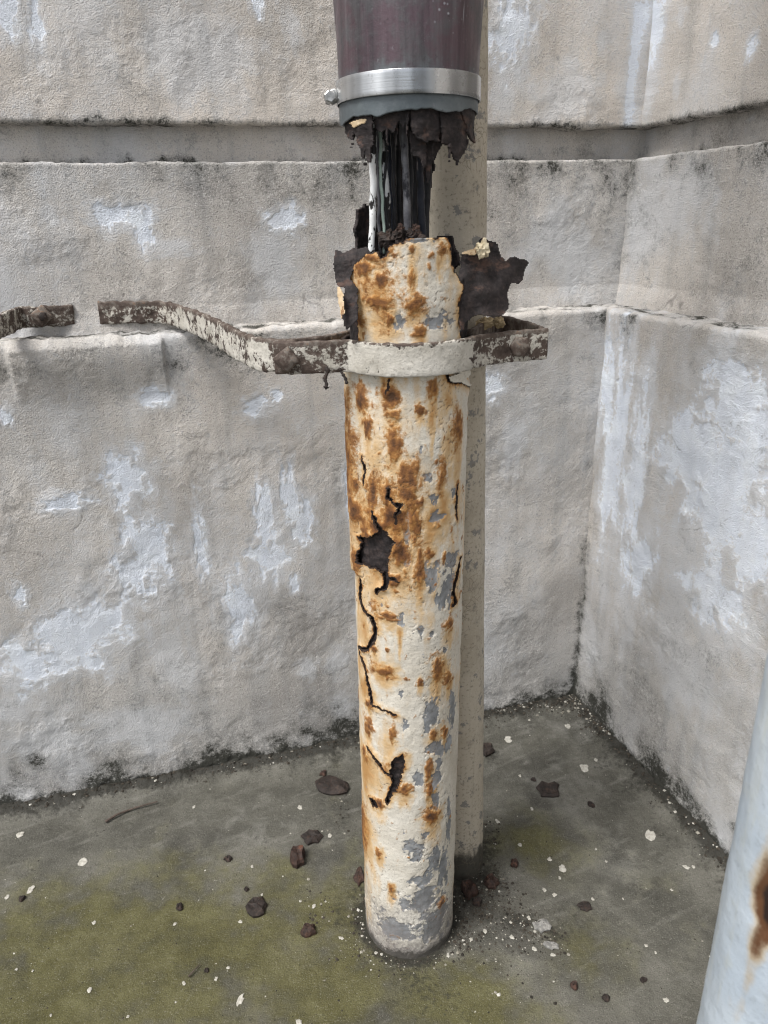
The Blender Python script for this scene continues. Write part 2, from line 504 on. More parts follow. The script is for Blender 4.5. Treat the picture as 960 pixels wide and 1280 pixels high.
def sleeve_material():
    t = NT('weathered_sheet_metal')
    lo = t.attr('patina')
    st = t.noise(1, 5, 0.7, t.mapv((75, 75, 3.0))); nm = t.noise(24, 5, 0.7); nf = t.noise(230, 4, 0.7)
    col = t.ramp(st, [(0.30, (0.040, 0.030, 0.036)), (0.45, (0.078, 0.050, 0.060)), (0.58, (0.105, 0.070, 0.082)), (0.72, (0.150, 0.125, 0.135))])
    col = t.mix(t.step(nm, 0.42, 0.62, 0, 0.75), col, t.ramp(st, [(0.3, (0.055, 0.058, 0.060)), (0.7, (0.120, 0.125, 0.130))]))
    pf = t.math('ADD', lo, t.math('MULTIPLY', t.math('SUBTRACT', nm, 0.5), 1.2))
    pf = t.math('ADD', pf, t.math('MULTIPLY', t.math('SUBTRACT', st, 0.5), 0.8))
    col = t.mix(t.step(pf, 0.0, 0.75, 0, 0.88), col, t.ramp(nm, [(0.3, (0.070, 0.092, 0.100)), (0.55, (0.125, 0.150, 0.160)), (0.75, (0.20, 0.225, 0.235))]))
    sp = t.math('MULTIPLY', t.step(t.voro(170), 0.24, 0.08), t.step(t.noise(18, 3), 0.50, 0.62, 0, 0.75))
    col = t.mix(sp, col, (0.33, 0.34, 0.37))
    col = t.mix(t.step(nf, 0.60, 0.75, 0, 0.6), col, (0.020, 0.016, 0.018))
    col = t.mix(t.step(nf, 0.38, 0.26, 0, 0.4), col, (0.26, 0.25, 0.27))
    drip = t.math('MULTIPLY', t.step(t.noise(1, 2, 0.5, t.mapv((260, 260, 4), (2, 0, 1))), 0.68, 0.74), t.step(t.noise(9, 2), 0.5, 0.6, 0, 0.75))
    col = t.mix(drip, col, (0.36, 0.37, 0.40))
    return t.done(col, t.step(nm, 0.3, 0.7, 0.30, 0.62), t.bump(t.math('ADD', nm, t.math('MULTIPLY', nf, 0.4)), 0.35, 0.002), metal=0.3, spec=0.5)

def steel_band_material():
    t = NT('stainless_band')
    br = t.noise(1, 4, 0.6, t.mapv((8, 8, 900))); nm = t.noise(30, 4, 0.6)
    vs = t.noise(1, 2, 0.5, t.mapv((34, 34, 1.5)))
    col = t.ramp(vs, [(0.35, (0.24, 0.245, 0.25)), (0.5, (0.50, 0.51, 0.52)), (0.65, (0.74, 0.75, 0.76))])  # light and dark upright bands in the colour stand for reflections
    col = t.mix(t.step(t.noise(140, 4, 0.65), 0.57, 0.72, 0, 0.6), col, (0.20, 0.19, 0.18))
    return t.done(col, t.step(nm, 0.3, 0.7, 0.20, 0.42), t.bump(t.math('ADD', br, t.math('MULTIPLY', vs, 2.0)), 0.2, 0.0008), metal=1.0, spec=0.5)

def simple(name, c1, c2, scale=120, rough=0.8, bump=0.4, dist=0.001, spots=None, metal=0.0, spec=0.3, sthr=(0.60, 0.66)):
    t = NT(name)
    n = t.noise(scale, 5, 0.65)
    col = t.ramp(n, [(0.32, c1), (0.68, c2)])
    if spots is not None:
        col = t.mix(t.step(t.noise(scale * 0.8, 4, 0.65, t.mapv((1, 1, 0.6), (4, 2, 7))), *sthr), col, spots)
    return t.done(col, rough, t.bump(n, bump, dist), metal, spec)

def post_material():
    t = NT('pale_blue_painted_post')
    rust = t.attr('rust')
    nm, nf = t.noise(40, 5, 0.6), t.noise(180, 4, 0.6)
    col = t.ramp(t.noise(12, 4, 0.6), [(0.3, (0.34, 0.40, 0.465)), (0.7, (0.45, 0.505, 0.555))])
    col = t.mix(t.step(t.noise(1, 4, 0.6, t.mapv((60, 60, 6))), 0.5, 0.75, 0, 0.5), col, (0.44, 0.44, 0.36))
    col = t.mix(t.step(nf, 0.52, 0.70, 0, 0.5), col, (0.30, 0.34, 0.37))
    col = t.mix(t.step(nm, 0.55, 0.7, 0, 0.5), col, (0.40, 0.43, 0.42))
    f = t.math('ADD', rust, t.math('MULTIPLY', t.math('SUBTRACT', nm, 0.5), 0.9))
    col = t.mix(t.step(f, -0.35, 0.25, 0, 0.75), col, (0.42, 0.31, 0.16))
    col = t.mix(t.step(f, 0.0, 0.4), col, (0.10, 0.045, 0.02))
    col = t.mix(t.step(f, 0.5, 0.8), col, (0.022, 0.013, 0.010))
    h = t.math('SUBTRACT', nm, t.math('MULTIPLY', t.step(f, 0.1, 0.3), 0.6))
    return t.done(col, 0.55, t.bump(t.math('ADD', h, t.math('MULTIPLY', nf, 0.5)), 0.5, 0.0018), spec=0.35)

M = dict(wall=wall_material(), ground=ground_material(), pipe=pipe_material(), crust=crust_material(),
         steel=steel_material('flaking_bar'), back=back_pipe_material(), sleeve=sleeve_material(), band=steel_band_material(),
         post=post_material())
M['screw'] = simple('zinc_screw', (0.22, 0.22, 0.21), (0.5, 0.5, 0.49), 200, 0.4, 0.3, 0.0006, (0.1, 0.08, 0.06), 0.9)
M['dark_rust'] = crust_material('dark_rust_flake', (0.010, 0.008, 0.007), (0.026, 0.019, 0.016), (0.062, 0.042, 0.032))
M['grey_flake'] = simple('grey_flake', (0.10, 0.10, 0.095), (0.30, 0.29, 0.27), 150, 0.85, 0.6, 0.001, (0.05, 0.045, 0.04))
M['red_rust'] = crust_material('red_rust_flake', (0.014, 0.009, 0.008), (0.042, 0.024, 0.018), (0.10, 0.052, 0.036))
M['chip'] = simple('paint_chip_white', (0.27, 0.255, 0.22), (0.48, 0.465, 0.415), 180, 0.8, 0.3, 0.0006, (0.30, 0.27, 0.22), sthr=(0.66, 0.72))
M['tan_chip'] = simple('tan_paint_flake', (0.42, 0.30, 0.17), (0.62, 0.50, 0.34), 160, 0.8, 0.4, 0.001, (0.24, 0.13, 0.06))
M['stone'] = simple('yellowish_stone', (0.28, 0.21, 0.12), (0.45, 0.36, 0.22), 120, 0.85, 0.6, 0.002, (0.12, 0.09, 0.06))
M['foam'] = simple('aged_foam', (0.52, 0.42, 0.26), (0.74, 0.68, 0.52), 110, 0.8, 0.5, 0.002, (0.36, 0.22, 0.10), sthr=(0.63, 0.7))
M['twig'] = simple('dry_twig', (0.045, 0.035, 0.028), (0.11, 0.085, 0.07), 200, 0.85, 0.5, 0.001)
M['c_white'] = simple('white_cable_sheath', (0.62, 0.64, 0.64), (0.80, 0.81, 0.80), 70, 0.5, 0.2, 0.001, (0.015, 0.014, 0.014), sthr=(0.50, 0.53))
M['c_smear'] = simple('smeared_cable_sheath', (0.50, 0.51, 0.51), (0.72, 0.73, 0.73), 60, 0.5, 0.3, 0.001, (0.014, 0.013, 0.013), sthr=(0.47, 0.50))
M['c_green'] = simple('pale_green_sheath', (0.24, 0.32, 0.28), (0.38, 0.46, 0.41), 90, 0.5, 0.2, 0.001, (0.05, 0.05, 0.05))
M['c_grey'] = simple('grey_cable_sheath', (0.075, 0.075, 0.085), (0.21, 0.21, 0.225), 80, 0.5, 0.3, 0.001, (0.02, 0.02, 0.025), sthr=(0.55, 0.65))
M['c_navy'] = simple('navy_cable_sheath', (0.010, 0.012, 0.020), (0.024, 0.028, 0.042), 80, 0.45, 0.2, 0.001, (0.012, 0.012, 0.012))
M['c_black'] = simple('black_cable_sheath', (0.010, 0.010, 0.012), (0.030, 0.030, 0.034), 80, 0.5, 0.2, 0.001, (0.05, 0.04, 0.035), sthr=(0.66, 0.72))

def grit_material():
    t = NT('loose_grit')
    a = t.attr('shade')
    col = t.ramp(a, [(0.0, (0.016, 0.014, 0.011)), (0.45, (0.060, 0.050, 0.038)), (0.62, (0.20, 0.185, 0.15)), (0.82, (0.34, 0.325, 0.28)), (1.0, (0.48, 0.465, 0.42))])
    return t.done(col, 0.85)
M['grit'] = grit_material()

# ------------------------------------------------------------------ measured layout
YAW, DYAW = 0.2597, 0.0442
CORNER = np.array([0.412, 1.3812])
W1 = np.array([math.cos(YAW), math.sin(YAW)]); N1 = np.array([math.sin(YAW), -math.cos(YAW)])
_a2 = YAW - math.pi / 2 + DYAW
W2 = np.array([math.cos(_a2), math.sin(_a2)]); N2 = np.array([math.sin(_a2), -math.cos(_a2)])
if N2 @ (-W1) < 0: N2 = -N2
DU, DM, DG = -0.1208, -0.0667, -0.152
Z1, Z2, Z3 = 0.8461, 1.0939, 1.1508

def face_corner(d):
    return CORNER + np.linalg.solve(np.array([N1, N2]), [d, d])

# wall number -> origin, direction away from the corner, outward normal
WALLS = {1: (CORNER, -W1, N1), 2: (CORNER, W2, N2)}

def on_wall(w, px, py, d):
    """photograph pixel -> (s along the wall from the corner line, z) on the face set out by d"""
    O, D, N = WALLS[w]
    r = ray(px, py)
    t = (((O + N * d) - CAM[:2]) @ N) / (r[:2] @ N)
    p = CAM + r * t
    return float((p[:2] - O) @ D), float(p[2])

def wall_blobs(w, d, lst):
    out = []
    for b in lst:
        px, py, rx, ry = b[:4]
        s0, z0 = on_wall(w, px, py, d)
        sa, _ = on_wall(w, px + rx, py, d); sb, _ = on_wall(w, px - rx, py, d)
        _, za = on_wall(w, px, py + ry, d); _, zb = on_wall(w, px, py - ry, d)
        out.append((s0, z0, abs(sa - sb) / 2, abs(za - zb) / 2, b[4] if len(b) > 4 else 1.0))
    return out

def blob_field(blobs, s, z, warp=0.35):
    f = np.full(s.shape, -1.0)
    for s0, z0, rs, rz, k in blobs:
        near = (np.abs(s - s0) < rs * 3.2) & (np.abs(z - z0) < rz * 3.2)
        if not near.any():
            continue
        ss, zz = s[near], z[near]
        q = np.hypot((ss - s0) / rs, (zz - z0) / rz)
        q = q + warp * perlin(ss / rs * 1.1 + s0 * 70, zz / rz * 1.1, 5) + warp * 0.7 * perlin(ss / rs * 2.6, zz / rz * 2.6 + z0 * 50, 8)
        f[near] = np.maximum(f[near], np.clip((1.05 - q) * k, -1, 1))
    return f

# ------------------------------------------------------------------ walls
PEEL1 = {
 'lower': [(157,598,22,28),(85,628,26,10),(183,688,26,42),(160,722,18,26),(250,682,9,34),(330,640,11,28),(336,690,20,32),(362,622,9,36),(378,655,13,26),(297,762,17,36),(368,728,6,10),
           (95,800,52,34),(28,832,32,24),(125,775,26,28),(195,497,15,11),(318,508,14,11),(346,494,6,6),(6,520,9,10),(436,600,5,34),(422,830,10,14,.7),(24,745,9,12),(110,742,14,16,.6),(205,800,12,40,.5),
           (220,820,18,40,.4),(150,910,60,18,.2),(200,915,30,20,.25),(60,930,40,18,.2),(617,482,12,14),(430,885,14,14,.6),(20,880,30,20,.4),(385,835,10,10,.5),(640,560,12,30,.3)],
 'middle': [(150,268,32,14),(178,290,10,22),(130,274,10,14),(360,274,14,14),(344,276,10,9),(62,268,14,16,.5),(345,335,26,34,.4),(215,310,20,10,.4),(690,300,26,36,.3),(720,330,20,40,.3)],
 'upper': [(8,16,13,26),(44,28,9,34),(230,60,48,46,.42),(280,80,36,36,.4),(322,8,6,14),(365,35,8,20,.5),(640,40,20,44),(630,110,14,30,.5),(735,105,14,18,.75),(780,112,8,11,.7),(700,120,30,30,.3),(796,40,7,120),(806,0,8,60),(755,50,10,12,.4)]}
PEEL2 = {
 'lower': [(768,560,12,120),(760,480,9,60,.8),(790,620,12,90),(800,535,9,60,.9),(812,480,8,40,.6),(850,560,26,40),(920,510,46,54),(880,560,44,40),(900,640,46,50,.8),(940,560,40,60),(945,690,30,46),
           (850,690,24,70,.7),(800,700,16,40),(890,740,36,36,.8),(930,800,26,20,.7),(860,830,40,50,.4),(780,760,12,40,.5),(840,780,20,30,.5),(910,600,50,60,.8)],
 'middle': [(820,270,26,50,.35),(800,300,14,50,.3),(870,240,20,40,.2)],
 'upper': [(818,40,9,60,.9),(893,50,4,9,.9),(940,55,5,12,.8),(880,80,4,8,.6),(846,110,4,12,.7),(850,20,5,12,.5)]}

def profile(kind):
    """(d, z) polyline of a course, from bottom to top, coarse"""
    def arc(cd, cz, r, a0, a1, n=7):
        return [(cd + r * math.cos(R_(a)), cz + r * math.sin(R_(a))) for a in np.linspace(a0, a1, n)]
    if kind == 'lower':
        r = 0.009
        return [(0.0, -0.03)] + [(0.0, z) for z in (0.2, 0.5)] + arc(-r, Z1 - r, r, 0, 80) + [(-0.10, Z1 + 0.002)]
    if kind == 'middle':
        r = 0.005
        return [(DM + 0.012, Z1 - 0.02), (DM + 0.006, Z1 + 0.012), (DM, Z1 + 0.035)] + arc(DM - r, Z2 - r, r, 0, 85) + [(DG - 0.03, Z2 + 0.003)]
    if kind == 'groove':
        return [(DG, Z2 - 0.01), (DG, Z3 + 0.02)]
    r = 0.006
    return [(DG - 0.03, Z3)] + arc(DU - r, Z3 + r, r, -88, 0) + [(DU, 3.4)]

def resample(poly, step, far_z):
    P = np.array(poly, float)
    out = [P[0]]
    for a, b in zip(P[:-1], P[1:]):
        L = np.linalg.norm(b - a)
        n = max(1, int(math.ceil(min(L, 9) / step)))
        if b[1] > far_z and L > 0.5:          # upper course: fine only as far up as one can see
            zf = np.arange(a[1], far_z, step); zc = far_z + np.geomspace(0.004, b[1] - far_z, 40)
            for z in np.r_[zf[1:], zc]: out.append(np.array([b[0], z]))
        else:
            for k in range(1, n + 1): out.append(a + (b - a) * k / n)
    return np.array(out)

def build_wall(w, label, s_fine, name='plaster_wall'):
    O, D, N = WALLS[w]
    root = empty(name, (O[0], O[1], 0))
    tag(root, label, 'wall')
    STEP = 0.0023
    s = np.r_[np.linspace(-0.24, -0.05, 12)[:-1], np.arange(-0.05, s_fine, STEP), s_fine + np.geomspace(0.004, 4.0, 46)]
    for kind, pname in (('lower', 'lower_course'), ('middle', 'middle_course'), ('groove', 'recessed_band'), ('upper', 'upper_course')):
        pr = resample(profile(kind), STEP, 1.40)
        T = np.gradient(pr, axis=0); T /= np.linalg.norm(T, axis=1)[:, None] + 1e-9
        nd, nz = T[:, 1], -T[:, 0]
        S, Zp = np.meshgrid(s, pr[:, 1])
        Dp = np.repeat(pr[:, :1], len(s), 1)
        q = w * 31.7 + {'lower': 0, 'middle': 7, 'groove': 13, 'upper': 19}[kind]
        A = np.repeat(np.r_[0, np.cumsum(np.linalg.norm(np.diff(pr, axis=0), axis=1))][:, None], len(s), 1)   # running length
        pb = (PEEL1 if w == 1 else PEEL2).get(kind, [])
        d0 = {'lower': 0, 'middle': DM, 'groove': DG, 'upper': DU}[kind]
        crisp = [b for b in pb if len(b) < 5 or b[4] >= 0.8]; soft = [b[:4] for b in pb if len(b) == 5 and b[4] < 0.8]
        peel = blob_field(wall_blobs(w, d0, crisp), S, Zp, 0.55) if pb else np.full(S.shape, -1.0)
        faded = blob_field(wall_blobs(w, d0, [(b[0], b[1], b[2] * 1.3, b[3] * 1.3) for b in soft] + [(b[0], b[1], b[2] * 1.5, b[3] * 1.5) for b in crisp]), S, Zp, 0.5) if pb else np.full(S.shape, -1.0)
        small = fbm(S * 26 + q, A * 26, 4, 4) + 0.7 * fbm(S * 4 + q, A * 4, 2, 6)
        peel = np.maximum(peel, np.clip((small - 1.6) * 1.4 - 0.1, -1, 0.35))
        # relief
        big = {'lower': 1.0, 'middle': 0.9, 'groove': 0.5, 'upper': 0.8}[kind]
        h = 0.0020 * big * fbm(S * 6 + q, A * 6, 3, 1)
        h += 0.0003 * big * fbm(S * 42 + q, A * 38, 3, 2)
        patch = sstep(-0.2, 0.35, fbm(S * 7 + q, A * 7, 2, 12))
        f1 = fbm(S * 15 + q, A * 13, 5, 16, 0.55)
        for c_ in (-0.55, -0.2, 0.1, 0.4, 0.7):
            h += 0.0006 * (sstep(c_ - 0.015, c_ + 0.015, f1) - 0.5) * patch
        h += 0.0002 * (ridged(S * 75 + q, A * 75, 3, 3) - 0.9) * patch
        h += 0.0004 * perlin(S * 60 + q, A * 5, 9)
        h -= 0.0006 * sstep(0.02, 0.16, peel + 0.25 * fbm(S * 90, A * 90, 3, 15))
        # lumps of mortar and blisters
        lump = sstep(0.62, 0.95, perlin(S * 95 + q, A * 95, 22)) * patch
        h += 0.0010 * lump * sstep(0.2, 0.6, patch)
        wx_, wz_ = S + 0.02 * fbm(S * 14, A * 14, 3, 17), A + 0.02 * fbm(S * 14, A * 14, 3, 18)
        cr1 = np.abs(perlin(wx_ * 9 + q, wz_ * 7, 19)); where = sstep(0.3, 0.75, fbm(S * 3.5 + q, A * 3.5, 2, 20))
        ck = sstep(0.016, 0.004, cr1) * where * sstep(-0.1, 0.25, fbm(S * 20 + q, A * 20, 2, 21))
        h -= 0.0006 * ck
        dz = np.zeros_like(S)
        if kind == 'lower':
            edge = sstep(Z1 - 0.05, Z1 - 0.005, Zp)
            dz = edge * (0.0022 * fbm(S * 9 + q, 0 * S, 4, 31) + 0.0016 * fbm(S * 60 + q, 0 * S, 3, 35) - 0.003 * ridged(S * 40, A * 10, 2, 32) * 0.5)
            if w == 1:
                sa, _ = on_wall(1, 16, 470, 0); sb, _ = on_wall(1, 207, 450, 0)
                blk = sstep(sb - 0.001, sb + 0.003, S) * (1 - sstep(sa - 0.004, sa + 0.006, S))
                blk = blk * sstep(Z1 - 0.11, Z1 - 0.02, Zp)
                h += 0.010 * blk * (1 - sstep(Z1 - 0.012, Z1 - 0.002, Zp))
            h += 0.003 * sstep(0.05, 0.0, Zp + 0.02 * fbm(S * 14, 0 * S, 3, 41)) * (1 + fbm(S * 60, A * 60, 3, 42))
        if kind == 'middle':
            edge = sstep(Z2 - 0.03, Z2 - 0.004, Zp)
            dz = edge * (0.0014 * fbm(S * 10 + q, 0 * S, 4, 33) + 0.0013 * fbm(S * 70 + q, 0 * S, 3, 36))
        if kind == 'upper':
            edge = sstep(Z3 + 0.03, Z3 + 0.004, Zp)
            dz = edge * (0.0014 * fbm(S * 9 + q, 0 * S, 4, 34) + 0.0010 * fbm(S * 70 + q, 0 * S, 3, 37))
            if w == 1: h += 0.0025 * sstep(0.05, 0.02, np.abs(S - 0.0) + 0.0)
        # grime collects: along the floor, in the corner, in the recessed band, under the ledges
        dirt = 0.26 * fbm(S * 5 + q, A * 4, 4, 51, 0.6) - 0.08
        if kind == 'lower':
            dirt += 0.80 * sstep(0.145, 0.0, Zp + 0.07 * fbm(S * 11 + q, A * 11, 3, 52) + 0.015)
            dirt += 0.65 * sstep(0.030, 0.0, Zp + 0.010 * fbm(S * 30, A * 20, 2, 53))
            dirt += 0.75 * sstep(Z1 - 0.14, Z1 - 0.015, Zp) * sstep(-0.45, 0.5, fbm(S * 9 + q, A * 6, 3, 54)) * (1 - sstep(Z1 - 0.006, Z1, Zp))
            dirt += 0.85 * sstep(-0.006, -0.02, Dp) * (0.7 + 0.6 * fbm(S * 24, A * 40, 3, 59))  # ledge top darkened in colour to tone down its brightness under the sky
            dirt += 0.30 * sstep(0.55, 0.1, np.abs(Zp - 0.0) + 0.25 * fbm(S * 4, A * 4, 2, 58)) * 0.6  # broad darkening of the lower wall towards the floor
        if kind == 'middle':
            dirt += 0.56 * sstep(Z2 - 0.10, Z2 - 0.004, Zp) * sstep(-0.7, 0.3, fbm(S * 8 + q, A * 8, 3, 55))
            dirt += 0.15
        if kind == 'groove':
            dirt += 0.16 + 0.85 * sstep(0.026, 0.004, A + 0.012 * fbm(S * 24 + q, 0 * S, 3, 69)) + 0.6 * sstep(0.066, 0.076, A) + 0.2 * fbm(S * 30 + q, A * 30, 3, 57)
        if kind == 'upper':
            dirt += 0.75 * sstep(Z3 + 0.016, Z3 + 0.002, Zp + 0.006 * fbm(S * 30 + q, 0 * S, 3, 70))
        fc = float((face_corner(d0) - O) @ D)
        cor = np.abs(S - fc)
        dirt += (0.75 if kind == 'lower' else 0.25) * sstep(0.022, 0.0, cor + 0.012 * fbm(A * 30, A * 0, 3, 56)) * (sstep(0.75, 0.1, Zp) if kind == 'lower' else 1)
        tone = {'lower': 0.42, 'middle': 0.38, 'groove': 0.45, 'upper': 0.80}[kind] + 0.35 * fbm(S * 3 + q, A * 3, 2, 61)
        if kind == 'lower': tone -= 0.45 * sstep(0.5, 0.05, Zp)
        Dd = Dp + h * nd[:, None]; Zz = Zp + h * nz[:, None] + dz
        P = np.empty(S.shape + (3,))
        P[..., 0] = O[0] + D[0] * S + N[0] * Dd
        P[..., 1] = O[1] + D[1] * S + N[1] * Dd
        P[..., 2] = Zz
        me = mesh_np(pname, P.reshape(-1, 3), grid_faces(*S.shape) if w == 2 else grid_faces(*S.shape)[:, ::-1],
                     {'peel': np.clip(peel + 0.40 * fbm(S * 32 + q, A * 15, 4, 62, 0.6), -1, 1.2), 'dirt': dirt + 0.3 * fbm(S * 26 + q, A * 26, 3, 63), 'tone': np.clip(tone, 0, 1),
                      'faded': np.clip(np.maximum(faded, 0.6 * fbm(S * 5 + q, A * 3, 3, 67) - 0.22) + 0.35 * fbm(S * 22 + q, A * 12, 3, 68), -1, 1), 'cb': 0.5 + 0.33 * fbm(S * 5 + q, A * 5, 4, 64), 'cm': 0.5 + 0.3 * fbm(S * 26 + q, A * 24, 4, 65, 0.6), 'st': 0.5 + 0.3 * fbm(S * 34 + q, A * 2.4, 4, 66), 'ck': ck})
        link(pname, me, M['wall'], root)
    return root

build_wall(1, 'long grey plastered building wall with peeling pale blue patches behind the two pipes', 1.12)
build_wall(2, 'plastered side wall on the right, largely peeled to pale blue limewash', 0.72)

# ------------------------------------------------------------------ ground
AX0_ = (0.0232, 0.8359)
def build_ground():
    def axis(a, b, st, far):
        g = np.geomspace(0.006, far, 34)
        return np.r_[a - g[::-1], np.arange(a, b, st), b + g]
    xs = axis(-0.80, 0.60, 0.0028, 120); ys = axis(0.48, 1.48, 0.0028, 120)
    X, Y = np.meshgrid(xs, ys)
    fade = (np.abs(X) < 3) & (np.abs(Y) < 3)
    h = np.where(fade, 0.0030 * fbm(X * 5, Y * 5, 3, 71) + 0.0006 * fbm(X * 45, Y * 45, 3, 72), 0)
    P2 = np.stack([X, Y], -1)
    d1 = (P2 - CORNER) @ N1; d2 = (P2 - CORNER) @ N2
    dist = np.minimum(np.maximum(d1, 0), np.maximum(d2, 0))
    wob = 0.018 * fbm(X * 9, Y * 9, 3, 73)
    h += np.where(fade, 0.014 * sstep(0.06, 0.0, dist + wob) + 0.004 * sstep(0.03, 0, dist + wob) * (1 + fbm(X * 70, Y * 70, 3, 74)), 0)
    green = np.full(X.shape, -0.9)
    def spot(px, py, rx, ry, k=1.0):
        c = on_z(px, py, 0); a = on_z(px + rx, py, 0); b = on_z(px, py - ry, 0)
        q = np.hypot((X - c[0]) / abs(a[0] - c[0]), (Y - c[1]) / abs(b[1] - c[1]))
        return np.clip(1.05 - q + 0.25 * fbm(X * 12, Y * 12, 3, 75), -1, 1) * k
    for b in ((190,1190,330,120),(60,1270,260,100),(400,1240,150,80,.95),(570,1250,130,60,.9),(600,1210,50,30,.6),(330,1110,90,40,.5),(660,1060,60,40,.45),(730,1190,50,40,.35),(430,1120,50,40,.4),(110,1110,130,30,.4)):
        green = np.maximum(green, spot(*b))
    wear = np.full(X.shape, -0.8)
    for b in ((700,1000,60,50,.5),(760,1080,70,40,.55),(650,1230,40,40,.55),(640,1090,26,34,.7),(720,910,60,24,.55),(320,1040,50,30,.4),(370,1180,50,40,.4),(560,1195,30,14,.6),(470,1200,30,16,.5)):
        wear = np.maximum(wear, spot(*b))
    dirt = -0.12 + 0.26 * fbm(X * 9, Y * 9, 4, 76, 0.6)
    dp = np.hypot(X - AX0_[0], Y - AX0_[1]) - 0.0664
    dirt = dirt + 0.75 * sstep(0.022, 0.0, dp + 0.3 * wob) + 0.50 * sstep(0.13, 0.0, dp + wob) + 0.55 * sstep(0.07, 0.0, np.hypot(X - 0.113, Y - 0.945) - 0.038 + 0.6 * wob)  # dirt and damp round both pipe feet, with contact shade painted in
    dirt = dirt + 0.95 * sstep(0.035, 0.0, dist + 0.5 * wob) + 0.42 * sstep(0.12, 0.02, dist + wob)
    for b in ((585,1110,26,40,.9),(600,1130,34,34,.7),(650,1150,40,26,.8),(690,1165,40,24,.6),(420,980,40,26,.35),(500,1205,56,20,.35),(680,870,40,12,.5),(540,1150,110,60,.42),(600,1090,70,60,.45),(720,1150,60,40,.35),(610,1040,26,26,.6),(612,940,18,18,.6),(435,1020,36,60,.35)):
        dirt = np.maximum(dirt, spot(*b) * 0.9)
    P = np.stack([X, Y, h], -1)
    near = lambda v: np.where(fade, v, 0)
    cm = 0.5 + 0.3 * near(fbm(X * 22, Y * 22, 4, 77, 0.6))
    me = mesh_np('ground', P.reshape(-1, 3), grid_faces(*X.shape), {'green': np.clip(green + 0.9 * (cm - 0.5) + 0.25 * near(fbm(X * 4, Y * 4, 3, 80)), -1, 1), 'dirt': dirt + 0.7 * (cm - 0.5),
                 'wear': wear + 1.2 * (cm - 0.5), 'cb': 0.5 + 0.42 * near(fbm(X * 6.5, Y * 6.5, 5, 78, 0.6)), 'cm': cm, 'st': 0.5 + 0.3 * near(fbm((X + Y * .5) * 13, (Y - X * .5) * 62, 4, 79))})
    o = link('ground', me, M['ground'])
    o['kind'] = 'structure'
    return o
build_ground()

def ground_pt(px, py):
    return on_z(px, py, 0.003)

# ------------------------------------------------------------------ the corroded pipe
PR = 0.0664
AX0 = np.array([0.0232, 0.8359]); AX1 = np.array([0.0309, 0.8193])
def axis_at(z):
    z = np.asarray(z, float)
    return AX0 + (AX1 - AX0) * (z / Z1)[..., None]

def pix2pipe(px, py, r=PR, far=False):
    rr = ray(px, py)
    z = 0.8
    for _ in range(8):
        c = axis_at(np.array(z)) - CAM[:2]
        d = rr[:2]
        A = d @ d; B = d @ c; Cc = c @ c - r * r
        disc = max(B * B - A * Cc, 0.0)
        t = (B + (1 if far else -1) * math.sqrt(disc)) / A
        p = CAM + rr * t
        z = float(p[2])
    q = p[:2] - axis_at(np.array(z))
    return math.atan2(q[0], -q[1]), z

def pipe_pt(th, z, r):
    c = axis_at(z)
    return np.stack([c[..., 0] + r * np.sin(th), c[..., 1] - r * np.cos(th), np.asarray(z) + 0 * th], -1)

def pipe_blobs(lst):
    out = []
    for b in lst:
        px, py, rx, ry = b[:4]
        t0, z0 = pix2pipe(px, py)
        ta, _ = pix2pipe(px + rx * .5, py); tb, _ = pix2pipe(px - rx * .5, py)
        _, za = pix2pipe(px, py + ry); _, zb = pix2pipe(px, py - ry)
        out.append((t0 * PR, z0, max(abs(ta - tb) * PR, rx * 0.0008), abs(za - zb) / 2, b[4] if len(b) > 4 else 1.0))
    return out

RUST = [(492,625,30,34,.42),(470,685,24,30,.38),(505,690,20,30,.36),(480,365,26,26,.26),(470,645,28,22,.42),(454,498,10,22),(487,494,14,20),(492,518,10,8),(461,535,6,16),(492,554,13,23),(525,513,7,7,.8),(542,486,9,14),(572,535,7,28,.8),(516,600,11,30),(507,612,14,34),(485,617,8,22),(466,615,9,24),
        (552,593,7,24,.7),(490,645,20,22),(446,635,8,20),(470,655,16,14),(458,668,8,14),(500,684,14,24),(519,645,9,28),(536,692,6,7),(555,692,3,4),(524,712,9,24,.8),(492,726,10,9),(485,770,14,6),(562,780,7,10,.8),
        (468,811,5,5),(478,838,15,8,.8),(546,836,9,18,.8),(560,848,6,10,.8),(525,853,4,5),(460,906,6,12),(491,916,5,11,.8),(542,918,5,8,.8),(556,916,4,8),(536,962,5,17),(507,986,9,8),(536,988,4,10),(457,942,4,10),
        (540,1020,11,12),(473,1066,4,6),(489,1112,5,7,.8),(552,1128,5,6),(454,1027,4,34,.9),(462,880,5,6),(470,760,6,10,.5),(440,560,5,60,.7),(441,600,5,40,.7),(448,700,6,20,.7),(484,960,6,8,.6),(475,1004,7,6),
        (457,335,13,12),(479,353,9,13),(477,376,17,12),(519,380,14,14),(515,311,4,7,.8),(515,345,4,18,.6),(525,413,10,10),(455,355,8,20,.4),(488,400,6,8),(466,322,10,6),(551,311,6,9,.7),(450,400,6,14,.7)]
TAN = [(541,520,8,44),(560,500,14,30,.6),(541,660,24,50),(555,640,16,40,.8),(480,600,50,40,.6),(470,690,30,40),(500,800,5,24),(470,560,26,60,.6),(472,405,18,16),(455,780,14,60,.7),(480,840,24,14),(456,860,8,50),(455,960,10,60),
       (500,690,40,40,.9),(525,730,14,16),(460,640,30,60,.9),(470,370,26,40,.8),(515,345,6,50,.8),(552,840,16,24),(485,960,12,30,.6),(540,990,10,40,.7),(540,1024,16,18),(457,1040,8,50),(474,1070,8,14),(490,1115,8,14),(548,330,6,24,.8),
       (490,520,30,50,.4),(560,560,12,50,.7),(484,930,14,30,.5),(545,925,16,16,.6),(507,992,12,14)]
